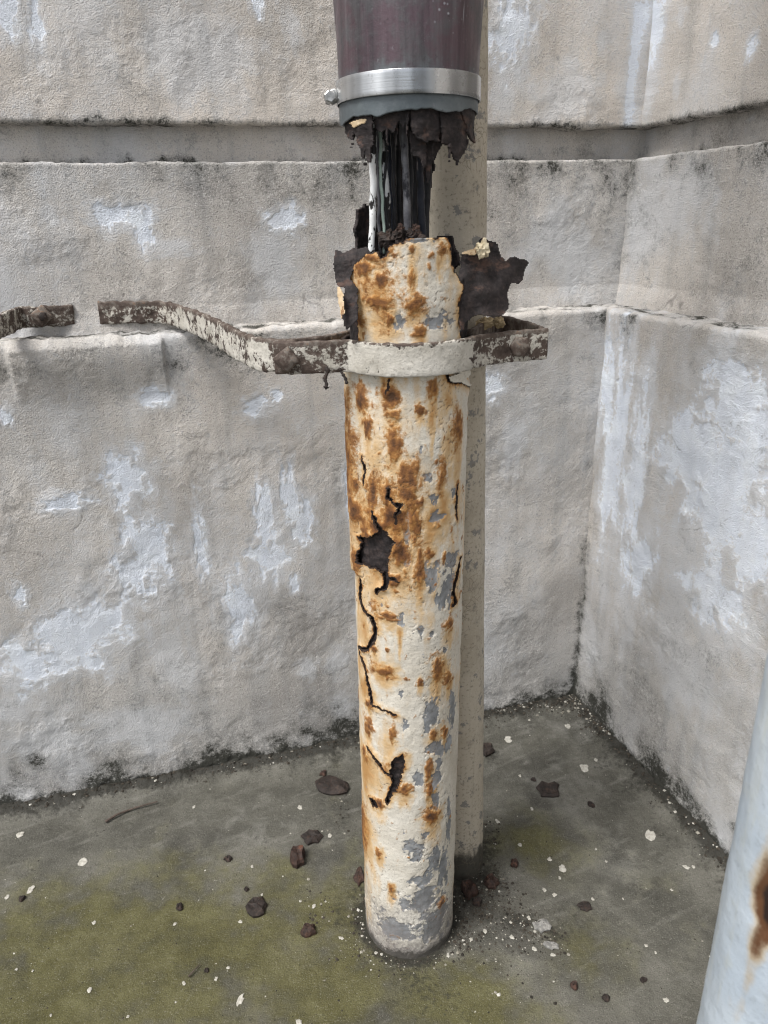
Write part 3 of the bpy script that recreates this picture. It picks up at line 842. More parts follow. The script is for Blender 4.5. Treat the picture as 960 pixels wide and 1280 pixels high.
PRIMER = [(535,598,6,6),(543,624,6,7),(546,647,10,8),(508,668,6,38),(508,702,6,8),(526,561,2,6),(565,700,8,12),(538,719,12,20),(560,735,7,26),(569,615,4,7),(501,775,5,7),(526,790,4,9),(540,792,4,4),(556,814,3,5),
          (501,867,4,6),(541,890,10,17),(534,905,5,12),(566,887,4,22),(507,906,4,6),(545,937,11,12),(523,974,6,10),(546,972,8,10),(531,1046,5,6),(518,1062,14,13),(544,1075,9,15),(544,1002,5,14),(523,1130,14,10),(544,1146,14,14),
          (561,1027,3,25),(521,1102,10,8,.6),(499,402,7,12),(548,402,20,10),(520,300,14,4),(549,955,5,8),(556,745,8,20),(561,930,4,12),(533,1100,8,10,.7),(525,1125,24,14,.9),(548,1150,16,26),(500,1165,34,18,.8),(555,1085,7,24)]
FRONT_TOP = [(447,470),(447,399),(446,358),(438,347),(445,331),(452,324),(461,317),(472,313),(476,316),(479,322),(484,318),(488,307),(496,303),(504,300),(512,296),(519,293),(533,291),(541,297),(550,293),(557,296),(562,306),(563,331),(571,345),(575,358),(572,380),(575,400),(576,470)]
def z8(L, x0=430, y0=640, s=5.647):
    return [(x0 + a / s, y0 + b / s) for a, b in L]
def z5(L):
    return z8(L, 410, 700, 4.127)
def z4(L):
    return z8(L, 410, 450, 4.127)
HOLES = [z8([(110,170),(185,180),(250,145),(300,150),(355,215),(330,270),(310,350),(300,430),(240,400),(180,385),(110,350),(112,280),(130,210)]),
         z5([(330,1040),(350,1020),(385,1010),(395,1050),(370,1130),(350,1190),(330,1200),(310,1260),(300,1240),(320,1180),(335,1150),(325,1090)]),
         z5([(215,1225),(245,1240),(258,1275),(235,1275)])]
CRACKS = [(z8([(200,0),(235,60),(262,110),(285,160)]), [0.8, 1.4, 2.2, 3]),
          (z4([(312,665),(318,712),(350,745),(382,745),(350,800),(352,845)]), [.7, 1.2, 1.0, 1.3, .9, .5]),
          (z8([(122,480),(110,600),(140,690),(200,750),(224,820),(214,890),(180,935),(165,972)]), [1.4, 3.0, 2.0, 2.4, 2.6, 2.0, 2.2, 1.2]),
          (z8([(105,945),(170,972)]), [1.0, 1.4]),
          (z8([(228,575),(240,545),(295,525),(300,470),(290,420)]), [.8, 1.2, 1.6, 2.4, 2]),
          (z8([(300,470),(350,468),(385,488)]), [1.6, 1.2, .8]),
          (z8([(818,320),(800,440),(770,560),(785,640),(762,662)]), [.8, 2.6, 2.0, 1.4, .6]),
          (z5([(160,452),(188,540),(205,620),(218,680),(228,740)]), [.8, 1.3, 2.0, 1.8, .8]),
          (z5([(205,965),(250,1030),(290,1090),(322,1110)]), [1.6, 1.2, 1.0, 1.0]),
          (z5([(228,745),(300,778),(350,800)]), [.5, .5, .6]),
          (z4([(175,500),(190,560),(182,640)]), [.5, .9, .5]),
          (z4([(615,85),(640,118),(690,110),(728,140)]), [.9, .8, .8, 1.2]),
          (z4([(318,105),(315,150),(300,165)]), [.4, .5, .3]),
          (z4([(672,640),(660,740),(662,820)]), [.6, 1.0, .5])]

pipe_root = empty('corroded_pipe', (float(AX0[0]), float(AX0[1]), 0))
tag(pipe_root, 'broken cream painted steel pipe eaten through by rust, standing in the middle', 'pipe')

STRAP_Z = pix2pipe(510, 450, PR + 0.006)[1]
def build_pipe_shell():
    nz, nt = 700, 336
    ztop = 0.985
    z = np.linspace(-0.01, ztop, nz); th = np.linspace(-math.pi, math.pi, nt)
    T, Zg = np.meshgrid(th, z)
    S = T * PR
    rust = blob_field(pipe_blobs(RUST), S, Zg, 0.45)
    tan = blob_field(pipe_blobs(TAN), S, Zg, 0.4)
    primer = blob_field(pipe_blobs(PRIMER), S, Zg, 0.55)
    back = sstep(1.25, 1.6, np.abs(T))
    rust = np.maximum(rust, np.where(back > 0, (fbm(S * 30, Zg * 18, 3, 81) - 0.25) * back - (1 - back), -1))
    tan = np.maximum(tan, np.where(back > 0, (fbm(S * 25, Zg * 9, 3, 82)) * back - (1 - back), -1))
    primer = np.maximum(primer, np.where(back > 0, (fbm(S * 32, Zg * 28, 3, 83) - 0.3) * back - (1 - back), -1))
    drips = [(b[0], b[1] + b[3] * 1.1, b[2] * 1.25, b[3] * 1.7 + 6, 0.75) for b in RUST]
    tan = np.maximum(tan, blob_field(pipe_blobs(drips), S, Zg, 0.3))
    up = sstep(0.40, 0.62, Zg)
    gen = 0.55 * fbm(S * 60, Zg * 6, 4, 88) + 0.35 * fbm(S * 22, Zg * 16, 3, 89) - 0.40 + 0.34 * up + 0.36 * sstep(-0.2, -1.1, T)
    tan = np.maximum(tan, np.clip(gen, -1, 0.75))
    small = fbm(S * 85, Zg * 70, 3, 84)
    rust = np.maximum(rust, np.clip(small - 0.85 + 0.2 * up, -1, .5) * 1.2)
    primer = np.maximum(primer, np.clip(fbm(S * 80, Zg * 75, 3, 85) - 0.85, -1, .4) * 1.2)
    # warped coordinates so that the torn edges are ragged
    ws = S + 0.0017 * fbm(S * 150, Zg * 150, 4, 86, 0.65); wz = Zg + 0.0017 * fbm(S * 150, Zg * 150, 4, 87, 0.65)
    hole = np.full(S.shape, 1.0)
    hd = np.full(S.shape, 1.0)                       # distance to the nearest break
    for h in HOLES:
        pp = [(t * PR, zz) for t, zz in (pix2pipe(*p) for p in h)]
        ins = in_poly(pp, ws, wz)
        d = seg_dist([(a, b, 0.0) for a, b in pp + pp[:1]], ws, wz)
        hd = np.minimum(hd, np.where(ins, -d, d))
    for pts, ww in CRACKS:
        pp = []
        for (a, b), wd in zip(pts, ww):
            t, zz = pix2pipe(a, b)
            pp.append((t * PR, zz, wd * 0.00112))
        hd = np.minimum(hd, seg_dist(pp, ws, wz))
    hd = hd + 0.0006 * fbm(S * 190, Zg * 190, 2, 113)
    # everything above the strap outside the surviving front plate is gone
    ft = [(t * PR, zz) for t, zz in (pix2pipe(*p) for p in FRONT_TOP)]
    above = Zg > STRAP_Z + 0.012
    inside = in_poly(ft, ws, wz)
    dtop = seg_dist([(a, b, 0.0) for a, b in ft], ws, wz)
    hd = np.minimum(hd, np.where(above & ~inside, -dtop, np.where(above, dtop, 1.0)))
    # relief: swollen rust, lifted lips beside the cracks, dents, layered paint
    r = PR + 0.0006 * fbm(S * 26, Zg * 20, 3, 91) + 0.0002 * fbm(S * 90, Zg * 90, 3, 92)
    r += 0.0012 * sstep(0.0, 0.6, rust) + 0.0012 * sstep(0.012, 0.0, hd) * (0.4 + fbm(S * 40, Zg * 40, 2, 93))
    r += 0.0022 * sstep(0.010, 0.0, hd) * sstep(0.1, 0.6, fbm(S * 22, Zg * 22, 2, 94))
    r -= 0.0007 * sstep(0.08, 0.2, primer + 0.3 * fbm(S * 110, Zg * 110, 2, 95))
    zl = pix2pipe(440, 705)[1]
    left = sstep(-0.95, -1.2, T) * sstep(zl - 0.001, zl + 0.001, Zg + 0.006 * fbm(S * 60, Zg * 10, 3, 96)) * (1 - sstep(2.2, 2.6, np.abs(T)))
    r += 0.0050 * left
    grime = -0.22 + 0.2 * fbm(S * 14, Zg * 12, 3, 100) + 0.95 * sstep(0.19, 0.0, Zg + 0.03 * fbm(S * 20, Zg * 20, 3, 97)) + 0.75 * sstep(0.022, 0.0, Zg + 0.006 * fbm(S * 40, 0 * S, 3, 116))  # grimy foot, plus contact shade painted into its lowest edge
    # a dusty bulge of the front plate above the strap
    r += 0.003 * sstep(STRAP_Z + 0.02, STRAP_Z + 0.07, Zg) * np.cos(T)
    bare = sstep(0.0020, 0.0003, hd)
    rust = np.maximum(rust, 0.45 - np.clip(hd, 0, 1) / 0.0060 + 0.45 * fbm(S * 60, Zg * 60, 2, 114))
    tan = np.maximum(tan, 0.62 - np.clip(hd, 0, 1) / 0.016 + 0.3 * fbm(S * 40, Zg * 30, 2, 115))
    cm = 0.5 + 0.3 * fbm(S * 70, Zg * 60, 4, 98, 0.6); cb = 0.5 + 0.3 * fbm(S * 16, Zg * 12, 4, 99)
    ckf = np.abs(perlin((S + .004 * fbm(S * 70, Zg * 70, 2, 106)) * 80, (Zg + .004 * fbm(S * 70, Zg * 70, 2, 107)) * 72, 108))
    ck = sstep(0.045, 0.012, ckf) * sstep(-0.05, 0.4, fbm(S * 18, Zg * 15, 2, 109))
    r -= 0.0004 * ck
    f1 = fbm(S * 36, Zg * 32, 4, 110)
    for c_ in (-0.4, 0.0, 0.35): r += 0.0002 * (sstep(c_ - .03, c_ + .03, f1) - .5)
    rust = rust + 0.7 * (cm - 0.5); primer = np.clip(primer, -1, .8) + 0.9 * (cm - 0.5); tan = tan + 0.4 * (cm - 0.5)
    Po = pipe_pt(T, Zg, r)
    Pi = pipe_pt(T, Zg, r - 0.0030)
    fc = lambda a: 0.25 * (a[:-1, :-1] + a[1:, :-1] + a[:-1, 1:] + a[1:, 1:])
    keep = fc(hd) > 0
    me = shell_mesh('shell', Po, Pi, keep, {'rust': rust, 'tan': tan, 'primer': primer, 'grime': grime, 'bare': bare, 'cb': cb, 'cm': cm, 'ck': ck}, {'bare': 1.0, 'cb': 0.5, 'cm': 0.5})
    o = link('shell', me, M['pipe'], pipe_root)
    o['label'] = 'cream paint blistering off orange and brown rust, torn open in places'

def build_pipe_crust():
    nz, nt = 680, 330
    z = np.linspace(0.0, 1.22, nz); th = np.linspace(0, 2 * math.pi, nt)        # 0..2pi keeps the seam at the front plate
    T, Zg = np.meshgrid(th, z)
    R0 = 0.0622
    S = T * R0
    Tw = np.where(T > math.pi, T - 2 * math.pi, T)
    r = R0 + 0.0016 * fbm(S * 30, Zg * 30, 3, 101) + 0.0010 * ridged(S * 80, Zg * 80, 2, 102)
    keep = np.ones(T.shape, bool)
    # rim: the crust stands up to a ragged line, highest at the back left
    zr = STRAP_Z + 0.07 + 0.012 * fbm(S * 35, 0 * S, 4, 103)
    k_low = Zg < zr
    def far(L):
        out = []
        for p in L:
            t, zz = pix2pipe(p[0], p[1], R0, True)
            out.append((t % (2 * math.pi), zz))
        return out
    wT = T + 0.045 * fbm(S * 110, Zg * 110, 3, 104); wZ = Zg + 0.0025 * fbm(S * 110, Zg * 110, 3, 105)
    strip = in_poly(far([(466,60),(466,165),(470,240),(466,335),(540,335),(533,290),(538,250),(542,215),(547,190),(556,175),(560,60)]), wT, wZ)
    lb = in_poly(far([(440,335),(444,306),(442,290),(446,272),(445,262),(451,259),(455,252),(461,257),(466,266),(470,262),(470,335)]), wT, wZ)
    rb = in_poly(far([(540,335),(540,300),(552,292),(560,294),(566,292),(568,305),(574,312),(574,335)]), wT, wZ)
    k = k_low | strip | lb | rb
    fcell = k[:-1, :-1] & k[1:, :-1] & k[:-1, 1:] & k[1:, 1:]
    me = shell_mesh('inner_crust', pipe_pt(T, Zg, r), pipe_pt(T, Zg, r - 0.0035), fcell, {'bare': np.ones(T.shape)}, {'bare': 1.0})
    o = link('inner_crust', me, M['crust'], pipe_root)
    o['label'] = 'blackened inner layer of rust showing through the holes'

def plate(name, poly, fn, thick, mat, parent, seed=0, rag=1.6, relief=0.0012, step=1.2, label=None):
    """a ragged plate: outline in photograph pixels set on a curved sheet fn(px, py) -> point, normal"""
    poly = np.asarray(poly, float)
    x0, y0 = poly.min(0) - 2; x1, y1 = poly.max(0) + 2
    xs = np.arange(x0, x1 + step, step); ys = np.arange(y0, y1 + step, step)
    X, Y = np.meshgrid(xs, ys)
    wx = X + rag * fbm(X * 0.14, Y * 0.14, 3, seed); wy = Y + rag * fbm(X * 0.14, Y * 0.14, 3, seed + 5)
    ins = in_poly(poly, wx, wy)
    keep = ins[:-1, :-1] & ins[1:, :-1] & ins[:-1, 1:] & ins[1:, 1:]
    P = np.zeros(X.shape + (3,)); Nn = np.zeros_like(P)
    for i in range(X.shape[0]):
        for j in range(X.shape[1]):
            P[i, j], Nn[i, j] = fn(X[i, j], Y[i, j])
    h = relief * 0.9 * fbm(X * 0.028, Y * 0.022, 2, seed + 9) + min(relief, 0.0016) * 0.45 * fbm(X * 0.12, Y * 0.09, 3, seed + 10)
    Po = P + Nn * h[..., None]
    Pi = Po - Nn * thick
    z = np.zeros(X.shape)
    at = {'bare': z, 'rust': z - 1, 'tan': z - 0.2, 'primer': z - 1, 'grime': z - 1, 'paint': z, 'cb': z + .5, 'cm': z + .5, 'ck': z}
    me = shell_mesh(name, Po, Pi, keep, at, {'bare': 1.0})
    # the grid runs down the page, so turn the faces outward
    me.flip_normals()
    o = link(name, me, mat, parent)
    if label: o['label'] = label
    return o

def cyl_fn(r, far=False):
    def fn(px, py):
        t, z = pix2pipe(px, py, r, far)
        p = pipe_pt(np.array(t), np.array(z), r)
        n = np.array([math.sin(t), -math.cos(t), 0.0])
        return p, n
    return fn

def plane_fn(d0, gx, gy, cx, cy, bend=0.0):
    def fn(px, py):
        d = d0 + gx * (px - cx) + gy * (py - cy) + bend * (px - cx) ** 2
        p = at_depth(px, py, d)
        n = -ray(px, py); n /= np.linalg.norm(n)
        return p, n
    return fn

build_pipe_shell()
build_pipe_crust()
def z2c(L): return z8(L, 410, 120, 4.571)
def z3c(L): return z8(L, 410, 280, 6.4)
def z4c(L): return z8(L, 540, 280, 6.0)
pdep = lambda px, py: float((pipe_pt(np.array(pix2pipe(px, py)[0]), np.array(pix2pipe(px, py)[1]), PR) - CAM) @ _f)
dR = pdep(560, 340)
plate('torn_flake', z4c([(190,400),(205,300),(215,225),(300,190),(345,135),(350,110),(395,95),(430,120),(480,135),(505,175),(515,230),(550,265),(620,240),(680,262),(735,280),(720,310),(700,340),(690,420),(650,455),(610,440),(580,470),(570,530),(585,600),(580,640),(540,680),(470,705),(400,690),(320,690),(260,740),(240,800),(205,810),(195,600)]),
      plane_fn(dR + 0.030, 0.00025, 0.0, 575, 350, 2.2e-6), 0.0024, M['crust'], pipe_root, 111, 1.3, 0.0070, label='black crust plate torn outward on the right above the clamp')
plate('torn_flake', z3c([(60,195),(95,215),(130,225),(205,188),(250,190),(330,180),(385,212),(330,245),(230,325),(185,430),(240,510),(245,770),(150,860),(125,820),(105,740),(125,520),(70,500),(55,430),(38,350)]),
      plane_fn(pdep(445, 350) - 0.004, -0.00012, 0.0, 440, 350), 0.0024, M['crust'], pipe_root, 117, 1.1, 0.0045, label='dark crust plate standing at the left of the broken rim')
plate('paint_flake', z3c([(72,500),(100,500),(128,560),(130,640),(142,720),(118,730),(105,790),(95,700),(75,600)]),
      plane_fn(pdep(445, 350) - 0.010, -0.0008, 0.0, 425, 370), 0.0016, M['tan_chip'], pipe_root, 121, 0.6, 0.001, label='tan curl of paint peeling at the left of the broken rim')
plate('paint_flake', z4([(618,84),(650,78),(700,55),(735,30),(742,75),(722,95),(745,128),(732,142),(690,118),(655,122),(632,112)]),
      cyl_fn(PR + 0.0045), 0.0015, M['pipe'], pipe_root, 123, 0.5, 0.0018, label='curled cream paint flake just under the clamp')
# crust hanging from the upper end of the pipe, inside the sleeve
hang = [([(80,120),(230,60),(262,150),(255,210),(268,280),(246,300),(243,380),(226,388),(210,335),(192,372),(176,290),(142,218),(128,258),(102,240),(84,170)], 0.0640, 131),
        ([(465,60),(645,60),(650,200),(645,262),(600,256),(560,268),(512,246),(480,215),(470,160)], 0.0625, 133),
        ([(465,200),(560,230),(572,300),(568,400),(545,412),(522,352),(490,345),(470,322)], 0.0570, 135),
        ([(640,60),(765,60),(792,150),(800,240),(778,312),(762,350),(738,404),(716,345),(692,292),(650,268)], 0.0630, 137),
        ([(750,60),(846,60),(848,140),(850,258),(832,276),(802,242),(785,170)], 0.0640, 139),
        ([(255,60),(470,60),(465,120),(430,190),(405,150),(380,215),(330,190),(300,215),(262,180)], 0.0610, 141),
        ([(560,240),(655,262),(632,330),(600,372),(585,470),(572,520),(556,400)], 0.0520, 143)]
hang += [([(203,280),(217,280),(215,400),(211,428),(206,395)], .062, 147), ([(328,150),(344,150),(347,330),(340,372),(334,300)], .060, 149), ([(503,220),(522,220),(520,450),(512,486),(508,400)], .056, 151),
         ([(598,240),(616,245),(608,380),(601,432)], .058, 153), ([(378,110),(398,110),(394,300),(387,336)], .059, 155), ([(688,270),(707,275),(702,372),(695,392)], .0655, 157), ([(120,200),(136,205),(134,300),(126,318)], .0655, 159),
         ([(800,200),(812,205),(810,300),(804,312)], .0655, 163), ([(440,100),(462,100),(458,220),(448,262)], .063, 165)]
for poly, r, sd_ in hang:
    plate('hanging_crust', z2c(poly), cyl_fn(r), 0.0022, M['crust'], pipe_root, sd_, 1.3, 0.0030)
plate('paint_flake', z2c([(112,152),(170,132),(228,124),(214,158),(178,168),(150,188)]), cyl_fn(0.0655), 0.0014, M['tan_chip'], pipe_root, 145, 0.6, 0.0008,
      label='tan flake of paint at the lower lip of the sleeve')

# ------------------------------------------------------------------ pipe behind
def build_back_pipe():
    r0 = 0.038
    def centre(px, py, y):                     # right-hand outline at that pixel, axis at distance y
        rr = ray(px, py); t = y / rr[1]; p = CAM + rr * t
        return np.array([p[0] - r0, y]), p[2]
    c0, zA = centre(603, 1080, 0.945); c1, zB = centre(609, 120, 0.942)
    n, mT = 420, 96
    z = np.r_[np.linspace(-0.02, 1.45, 360), np.linspace(1.46, 3.2, 30)]
    th = np.linspace(0, 2 * math.pi, mT, endpoint=False)
    T, Zg = np.meshgrid(th, z)
    c = c0 + (c1 - c0) * ((Zg - zA) / (zB - zA))[..., None]
    r = r0 + 0.0005 * fbm(T * 4, Zg * 60, 3, 151) + 0.0005 * fbm(T * 1.2, Zg * 9, 2, 152)
    P = np.stack([c[..., 0] + r * np.sin(T), c[..., 1] - r * np.cos(T), Zg], -1)
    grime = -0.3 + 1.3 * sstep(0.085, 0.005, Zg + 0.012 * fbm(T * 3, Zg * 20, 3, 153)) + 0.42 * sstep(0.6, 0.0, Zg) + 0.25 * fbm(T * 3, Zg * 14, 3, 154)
    me = mesh_np('pipe_tube', P.reshape(-1, 3), grid_faces(len(z), mT, True), {'grime': grime})
    o = link('standing_pipe', me, M['back'])
    tag(o, 'narrower drab beige pipe standing intact behind the broken pipe', 'pipe')
build_back_pipe()

# ------------------------------------------------------------------ sleeve on the upper pipe
def zpix(px, py, r=0.068):
    return pix2pipe(px, py, r)[1]
SL_Z0 = zpix(505, 138); SL_B0 = zpix(510, 117); SL_B1 = zpix(510, 85)
sleeve = empty('metal_sleeve', tuple(pipe_pt(np.array(0.0), np.array(SL_Z0), 0.0)))
tag(sleeve, 'purple brown sheet metal sleeve wrapped round the pipe at the top', 'pipe sleeve')
def build_sleeve():
    z = np.r_[np.linspace(SL_Z0, SL_B0 + 0.03, 40), np.linspace(SL_B0 + 0.032, 1.45, 60), np.linspace(1.47, 3.0, 20)]
    nt = 240
    th = np.linspace(-math.pi, math.pi, nt)
    T, Zg = np.meshgrid(th, z)
    # folded sheet: facets above the band, pressed round below it
    ridges = np.array([-141, -95, -39, 39, 82, 130, 219.0]) / 180 * math.pi
    def chord(t):
        k = np.searchsorted(ridges, t, side='right') - 1
        k = np.clip(k, 0, len(ridges) - 2)
        a, b = ridges[k], ridges[k + 1]
        mid = 0.5 * (a + b); half = 0.5 * (b - a)
        return np.cos(half) / np.cos(np.clip(t - mid, -half, half))
    tt = np.where(T < ridges[0], T + 2 * math.pi, T)
    ch = chord(tt)
    f = 0.05 + 0.70 * sstep(SL_B1, SL_B1 + 0.12, Zg)
    r = 0.0672 + 0.006 * sstep(SL_B1, SL_B1 + 0.14, Zg)
    r = r * (1 - f * (1 - ch)) + 0.0004 * fbm(T * 2, Zg * 12, 3, 161)
    Zl = Zg + np.where(Zg < SL_Z0 + 0.012, 0.0035 * fbm(T * 2.2, 0 * T, 4, 162) * sstep(SL_Z0 + 0.012, SL_Z0, Zg), 0)
    # the lower lip is cut slightly askew: lower on the left
    Zl = Zl - 0.004 * np.sin(-T) * sstep(SL_Z0 + 0.02, SL_Z0, Zg)
    patina = 1.0 - 1.5 * sstep(SL_B0 - 0.005, SL_B1 + 0.03, Zg + 0.006 * fbm(T * 3, Zg * 10, 3, 163)) - 0.0
    me = shell_mesh('tube', pipe_pt(T, Zl, r), pipe_pt(T, Zl, r - 0.0016), np.ones((len(z) - 1, nt - 1), bool), {'patina': patina}, {'patina': 0.6})
    link('tube', me, M['sleeve'], sleeve)
    # stainless clamp band
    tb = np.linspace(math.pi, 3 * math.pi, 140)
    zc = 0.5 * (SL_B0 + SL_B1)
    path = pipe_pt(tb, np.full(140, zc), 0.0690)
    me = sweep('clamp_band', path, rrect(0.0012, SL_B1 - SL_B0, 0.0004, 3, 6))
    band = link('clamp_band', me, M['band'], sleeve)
    # worm screw at the left
    t, zz = -1.50, zpix(424, 124)
    c = pipe_pt(np.array(t), np.array(zc - 0.004), 0.0765)
    ax = np.array([0.15, -0.92, 0.10]); ax /= np.linalg.norm(ax)
    pth = np.array([c - ax * 0.009, c - ax * 0.0088, c + ax * 0.004, c + ax * 0.0042, c + ax * 0.0090, c + ax * 0.0098])
    me = sweep('screw', pth, circle(0.0058, 6), up=(0.3, 0.2, 1), scale=np.array([0.55, 0.6, 0.6, 1.0, 1.0, 0.8]))
    for p in me.polygons: p.use_smooth = False
    link('screw', me, M['screw'], band)
    pth = np.array([pipe_pt(np.array(t), np.array(zc), 0.0685), c]); pth = catmull([pth[0], 0.5 * (pth[0] + pth[1]), pth[1]], 6)
    me = sweep('screw_housing', pth, rrect(0.011, 0.012, 0.002, 3, 1), up=(0, 0, 1))
    link('screw_housing', me, M['screw'], band)
build_sleeve()

# ------------------------------------------------------------------ cables in the broken gap
def cable(px_pts, depth_off, r_px, mat, label, seed=0):
    P = []
    for x, y in px_pts:
        z = on_cable_depth(x, y) + depth_off
        P.append(at_depth(x, y, z))
    P = np.array(P)
    path = catmull(P, 46)
    path += 0.0012 * np.stack([perlin(np.arange(46) * .16, np.zeros(46), seed), perlin(np.arange(46) * .16, np.ones(46), seed + 2), np.zeros(46)], -1)
    r = r_px * 0.78 / FPX
    me = sweep('cable', path, circle(r, 10), up=(0, 1, 0.01), rough=0.00025, freq=160, seed=seed)
    o = link('cable', me, mat)
    tag(o, label, 'cable', 'cables in the broken gap of the pipe')
    return o
def on_cable_depth(x, y):
    t, z = pix2pipe(511, y, 0.001)
    c = pipe_pt(np.array(0.0), np.array(z), 0.0)
    return float((c - CAM) @ _f)
cable(z2c([(262,60),(258,170),(256,300),(257,450),(259,600),(256,760),(250,880),(252,960)]), -0.030, 4.0, M['c_white'], 'white cable with black scuffs, leftmost in the gap', 1)
cable(z2c([(292,60),(296,200),(303,300),(306,370),(318,450),(335,560),(338,700),(335,900)]), -0.018, 5.2, M['c_smear'], 'thick white cable smeared with black, second from the left in the gap', 2)
cable(z2c([(296,100),(299,300),(300,470),(312,620),(320,800),(322,900)]), -0.026, 1.8, M['c_green'], 'thin pale green wire beside the white cables', 3)
cable(z2c([(280,100),(283,300),(288,480),(291,620),(292,760),(300,900)]), -0.022, 1.8, M['c_grey'], 'thin grey wire between the white cable and the pale green wire', 4)
cable(z2c([(350,60),(350,320),(355,480),(361,600),(362,700),(364,900)]), 0.004, 5.0, M['c_navy'], 'thick navy cable left of the grey cable', 5)
cable(z2c([(425,60),(430,180),(438,320),(444,480),(448,620),(452,780),(455,920)]), -0.026, 4.3, M['c_grey'], 'grey scuffed cable down the middle of the gap', 6)
cable(z2c([(395,60),(398,300),(402,480),(404,640),(408,900)]), 0.010, 3.4, M['c_black'], 'black cable tucked behind the grey one', 7)
cable(z2c([(520,60),(524,300),(528,480),(534,640),(538,790),(540,920)]), 0.000, 4.4, M['c_navy'], 'navy cable second from the right in the gap', 8)
cable(z2c([(575,60),(574,300),(570,480),(562,620),(556,790),(550,920)]), 0.016, 4.4, M['c_black'], 'black cable at the right side of the gap', 9)
cable(z2c([(372,60),(366,220),(376,360),(372,480),(384,600),(380,720),(390,900)]), -0.012, 2.2, M['c_black'], 'thin black wire snaking between the navy and the grey cable', 11)
cable(z2c([(470,60),(476,220),(468,360),(478,500),(470,640),(480,780),(476,900)]), -0.016, 2.4, M['c_black'], 'thin black wire just right of the grey cable', 12)
cable(z2c([(330,60),(322,200),(338,330),(326,440),(318,560),(330,700),(326,900)]), -0.022, 1.6, M['c_black'], 'thin black wire curling over the thick white cable', 13)
cable(z2c([(490,60),(492,300),(490,480),(494,640),(500,900)]), 0.020, 4.0, M['c_black'], 'black cable deep in the gap right of the grey one', 10)

# ------------------------------------------------------------------ clamp bracket that holds the pipes to the wall
def paint_attr(fn):
    def f(V):
        return {'paint': np.array([fn(v) for v in V])}
    return f
BAR_H = 0.0325
br_o = on_z(510, 450, STRAP_Z)
bracket = empty('pipe_bracket', (float(br_o[0]), float(br_o[1]), STRAP_Z))
tag(bracket, 'flat iron bracket with cream front band clamping the broken pipe, bent arm to the wall', 'pipe bracket')
def arc_pts(t0, t1, n, r, z):
    t = np.radians(np.linspace(t0, t1, n))
    return pipe_pt(t, np.full(n, z), r)
zb = STRAP_Z
def bz(px, py): return on_z(px, py, zb)
# bent arm: bar flat on the wall, then curving forward
sW, zW = on_wall(1, 127, 391, DM + 0.008)
O1, D1, Nn1 = WALLS[1]
def wallpt(px, py, d):
    s_, z_ = on_wall(1, px, py, d); p = O1 + D1 * s_ + Nn1 * d
    return np.array([p[0], p[1], z_])
arm = np.array([wallpt(124, 391, DM + 0.003), wallpt(168, 390, DM + 0.009), wallpt(207, 391, DM + 0.018), *[bz(*q) for q in ((236,400),(262,411),(292,428),(318,441))], bz(345, 445), bz(372, 446)])
xp = lambda v: 480 + FPX * ((v - CAM) @ _x) / ((v - CAM) @ _f)
me = sweep('wall_arm', catmull(arm, 170), rrect(0.0080, BAR_H + 0.002, 0.0018, 3, 8), rough=0.0022, freq=85, seed=171,
           attrs_fn=paint_attr(lambda v: (0.44 + 0.16 * float(sstep(190, 235, xp(v))) - 0.18 * float(sstep(325, 350, xp(v)))) - 0.35 * float(sstep(zb + BAR_H / 2 - 0.006, zb + BAR_H / 2, v[2]))))
o = link('wall_arm', me, M['steel'], bracket); o['label'] = 'arm with rusty brown wall end and flaking whitish twist'
front = np.vstack([[bz(345, 445.5) + np.array([0, -0.009, 0]), bz(375, 446) + np.array([0, -0.006, 0]), bz(408, 446)], arc_pts(-58, 48, 9, PR + 0.0075, zb), [bz(606, 437), bz(640, 433), bz(683, 429.5)]])
me = sweep('front_band', catmull(front, 200), rrect(0.0065, BAR_H + 0.001, 0.0016, 3, 8), rough=0.0008, freq=90, seed=173,
           attrs_fn=paint_attr(lambda v: 0.42 + 0.46 * float(sstep(424, 440, xp(v))) - 0.42 * float(sstep(575, 600, xp(v))) - 0.5 * float(sstep(zb + BAR_H / 2 - 0.005, zb + BAR_H / 2, v[2]))))
o = link('front_band', me, M['steel'], bracket); o['label'] = 'cream painted front band, bare and rusty towards both ends'
rear = np.vstack([[bz(679, 428.6) + np.array([0.0, 0.008, 0]), bz(672, 424), bz(650, 416), bz(618, 411)], arc_pts(112, 250, 9, PR + 0.012, zb)[:], [bz(398, 441) + np.array([0, 0.012, 0]), bz(372, 443) + np.array([0, 0.008, 0]), bz(350, 444.5) + np.array([0, 0.006, 0])]])
me = sweep('rear_band', catmull(rear, 160), rrect(0.006, BAR_H - 0.001, 0.0016, 3, 8), rough=0.0009, freq=100, seed=175, attrs_fn=paint_attr(lambda v: 0.15))
o = link('rear_band', me, M['steel'], bracket); o['label'] = 'rusty rear band passing behind the broken pipe'

def polyg(r, sides, per=5):
    t = np.linspace(0, 2 * np.pi, sides * per, endpoint=False); a = np.pi / sides
    return circle(r, sides * per) * (np.cos(a) / np.cos((t % (2 * a)) - a))[:, None] * 1.12
def bolt(name, c, axis, r, L, mat, parent, seed, sides=6):
    axis = np.asarray(axis, float) / np.linalg.norm(axis)
    pth = [c - axis * L, c - axis * L * .8, c, c + axis * L * .15, c + axis * L * .8, c + axis * L]
    me = sweep(name, pth, polyg(r, sides), up=(0.13, 0.07, 1),
               rough=0.0009, freq=160, seed=seed, attrs_fn=lambda V: {'paint': np.full(len(V), 0.12)}, scale=np.array([.5, .55, .6, 1, 1, .82]))
    return link(name, me, mat, parent)
fw = -_f.copy(); fw[2] = 0
bolt('bolt', bz(361, 445.5) + np.array([0, -0.016, 0]), fw, 0.0125, 0.010, M['steel'], bracket, 181, 4)
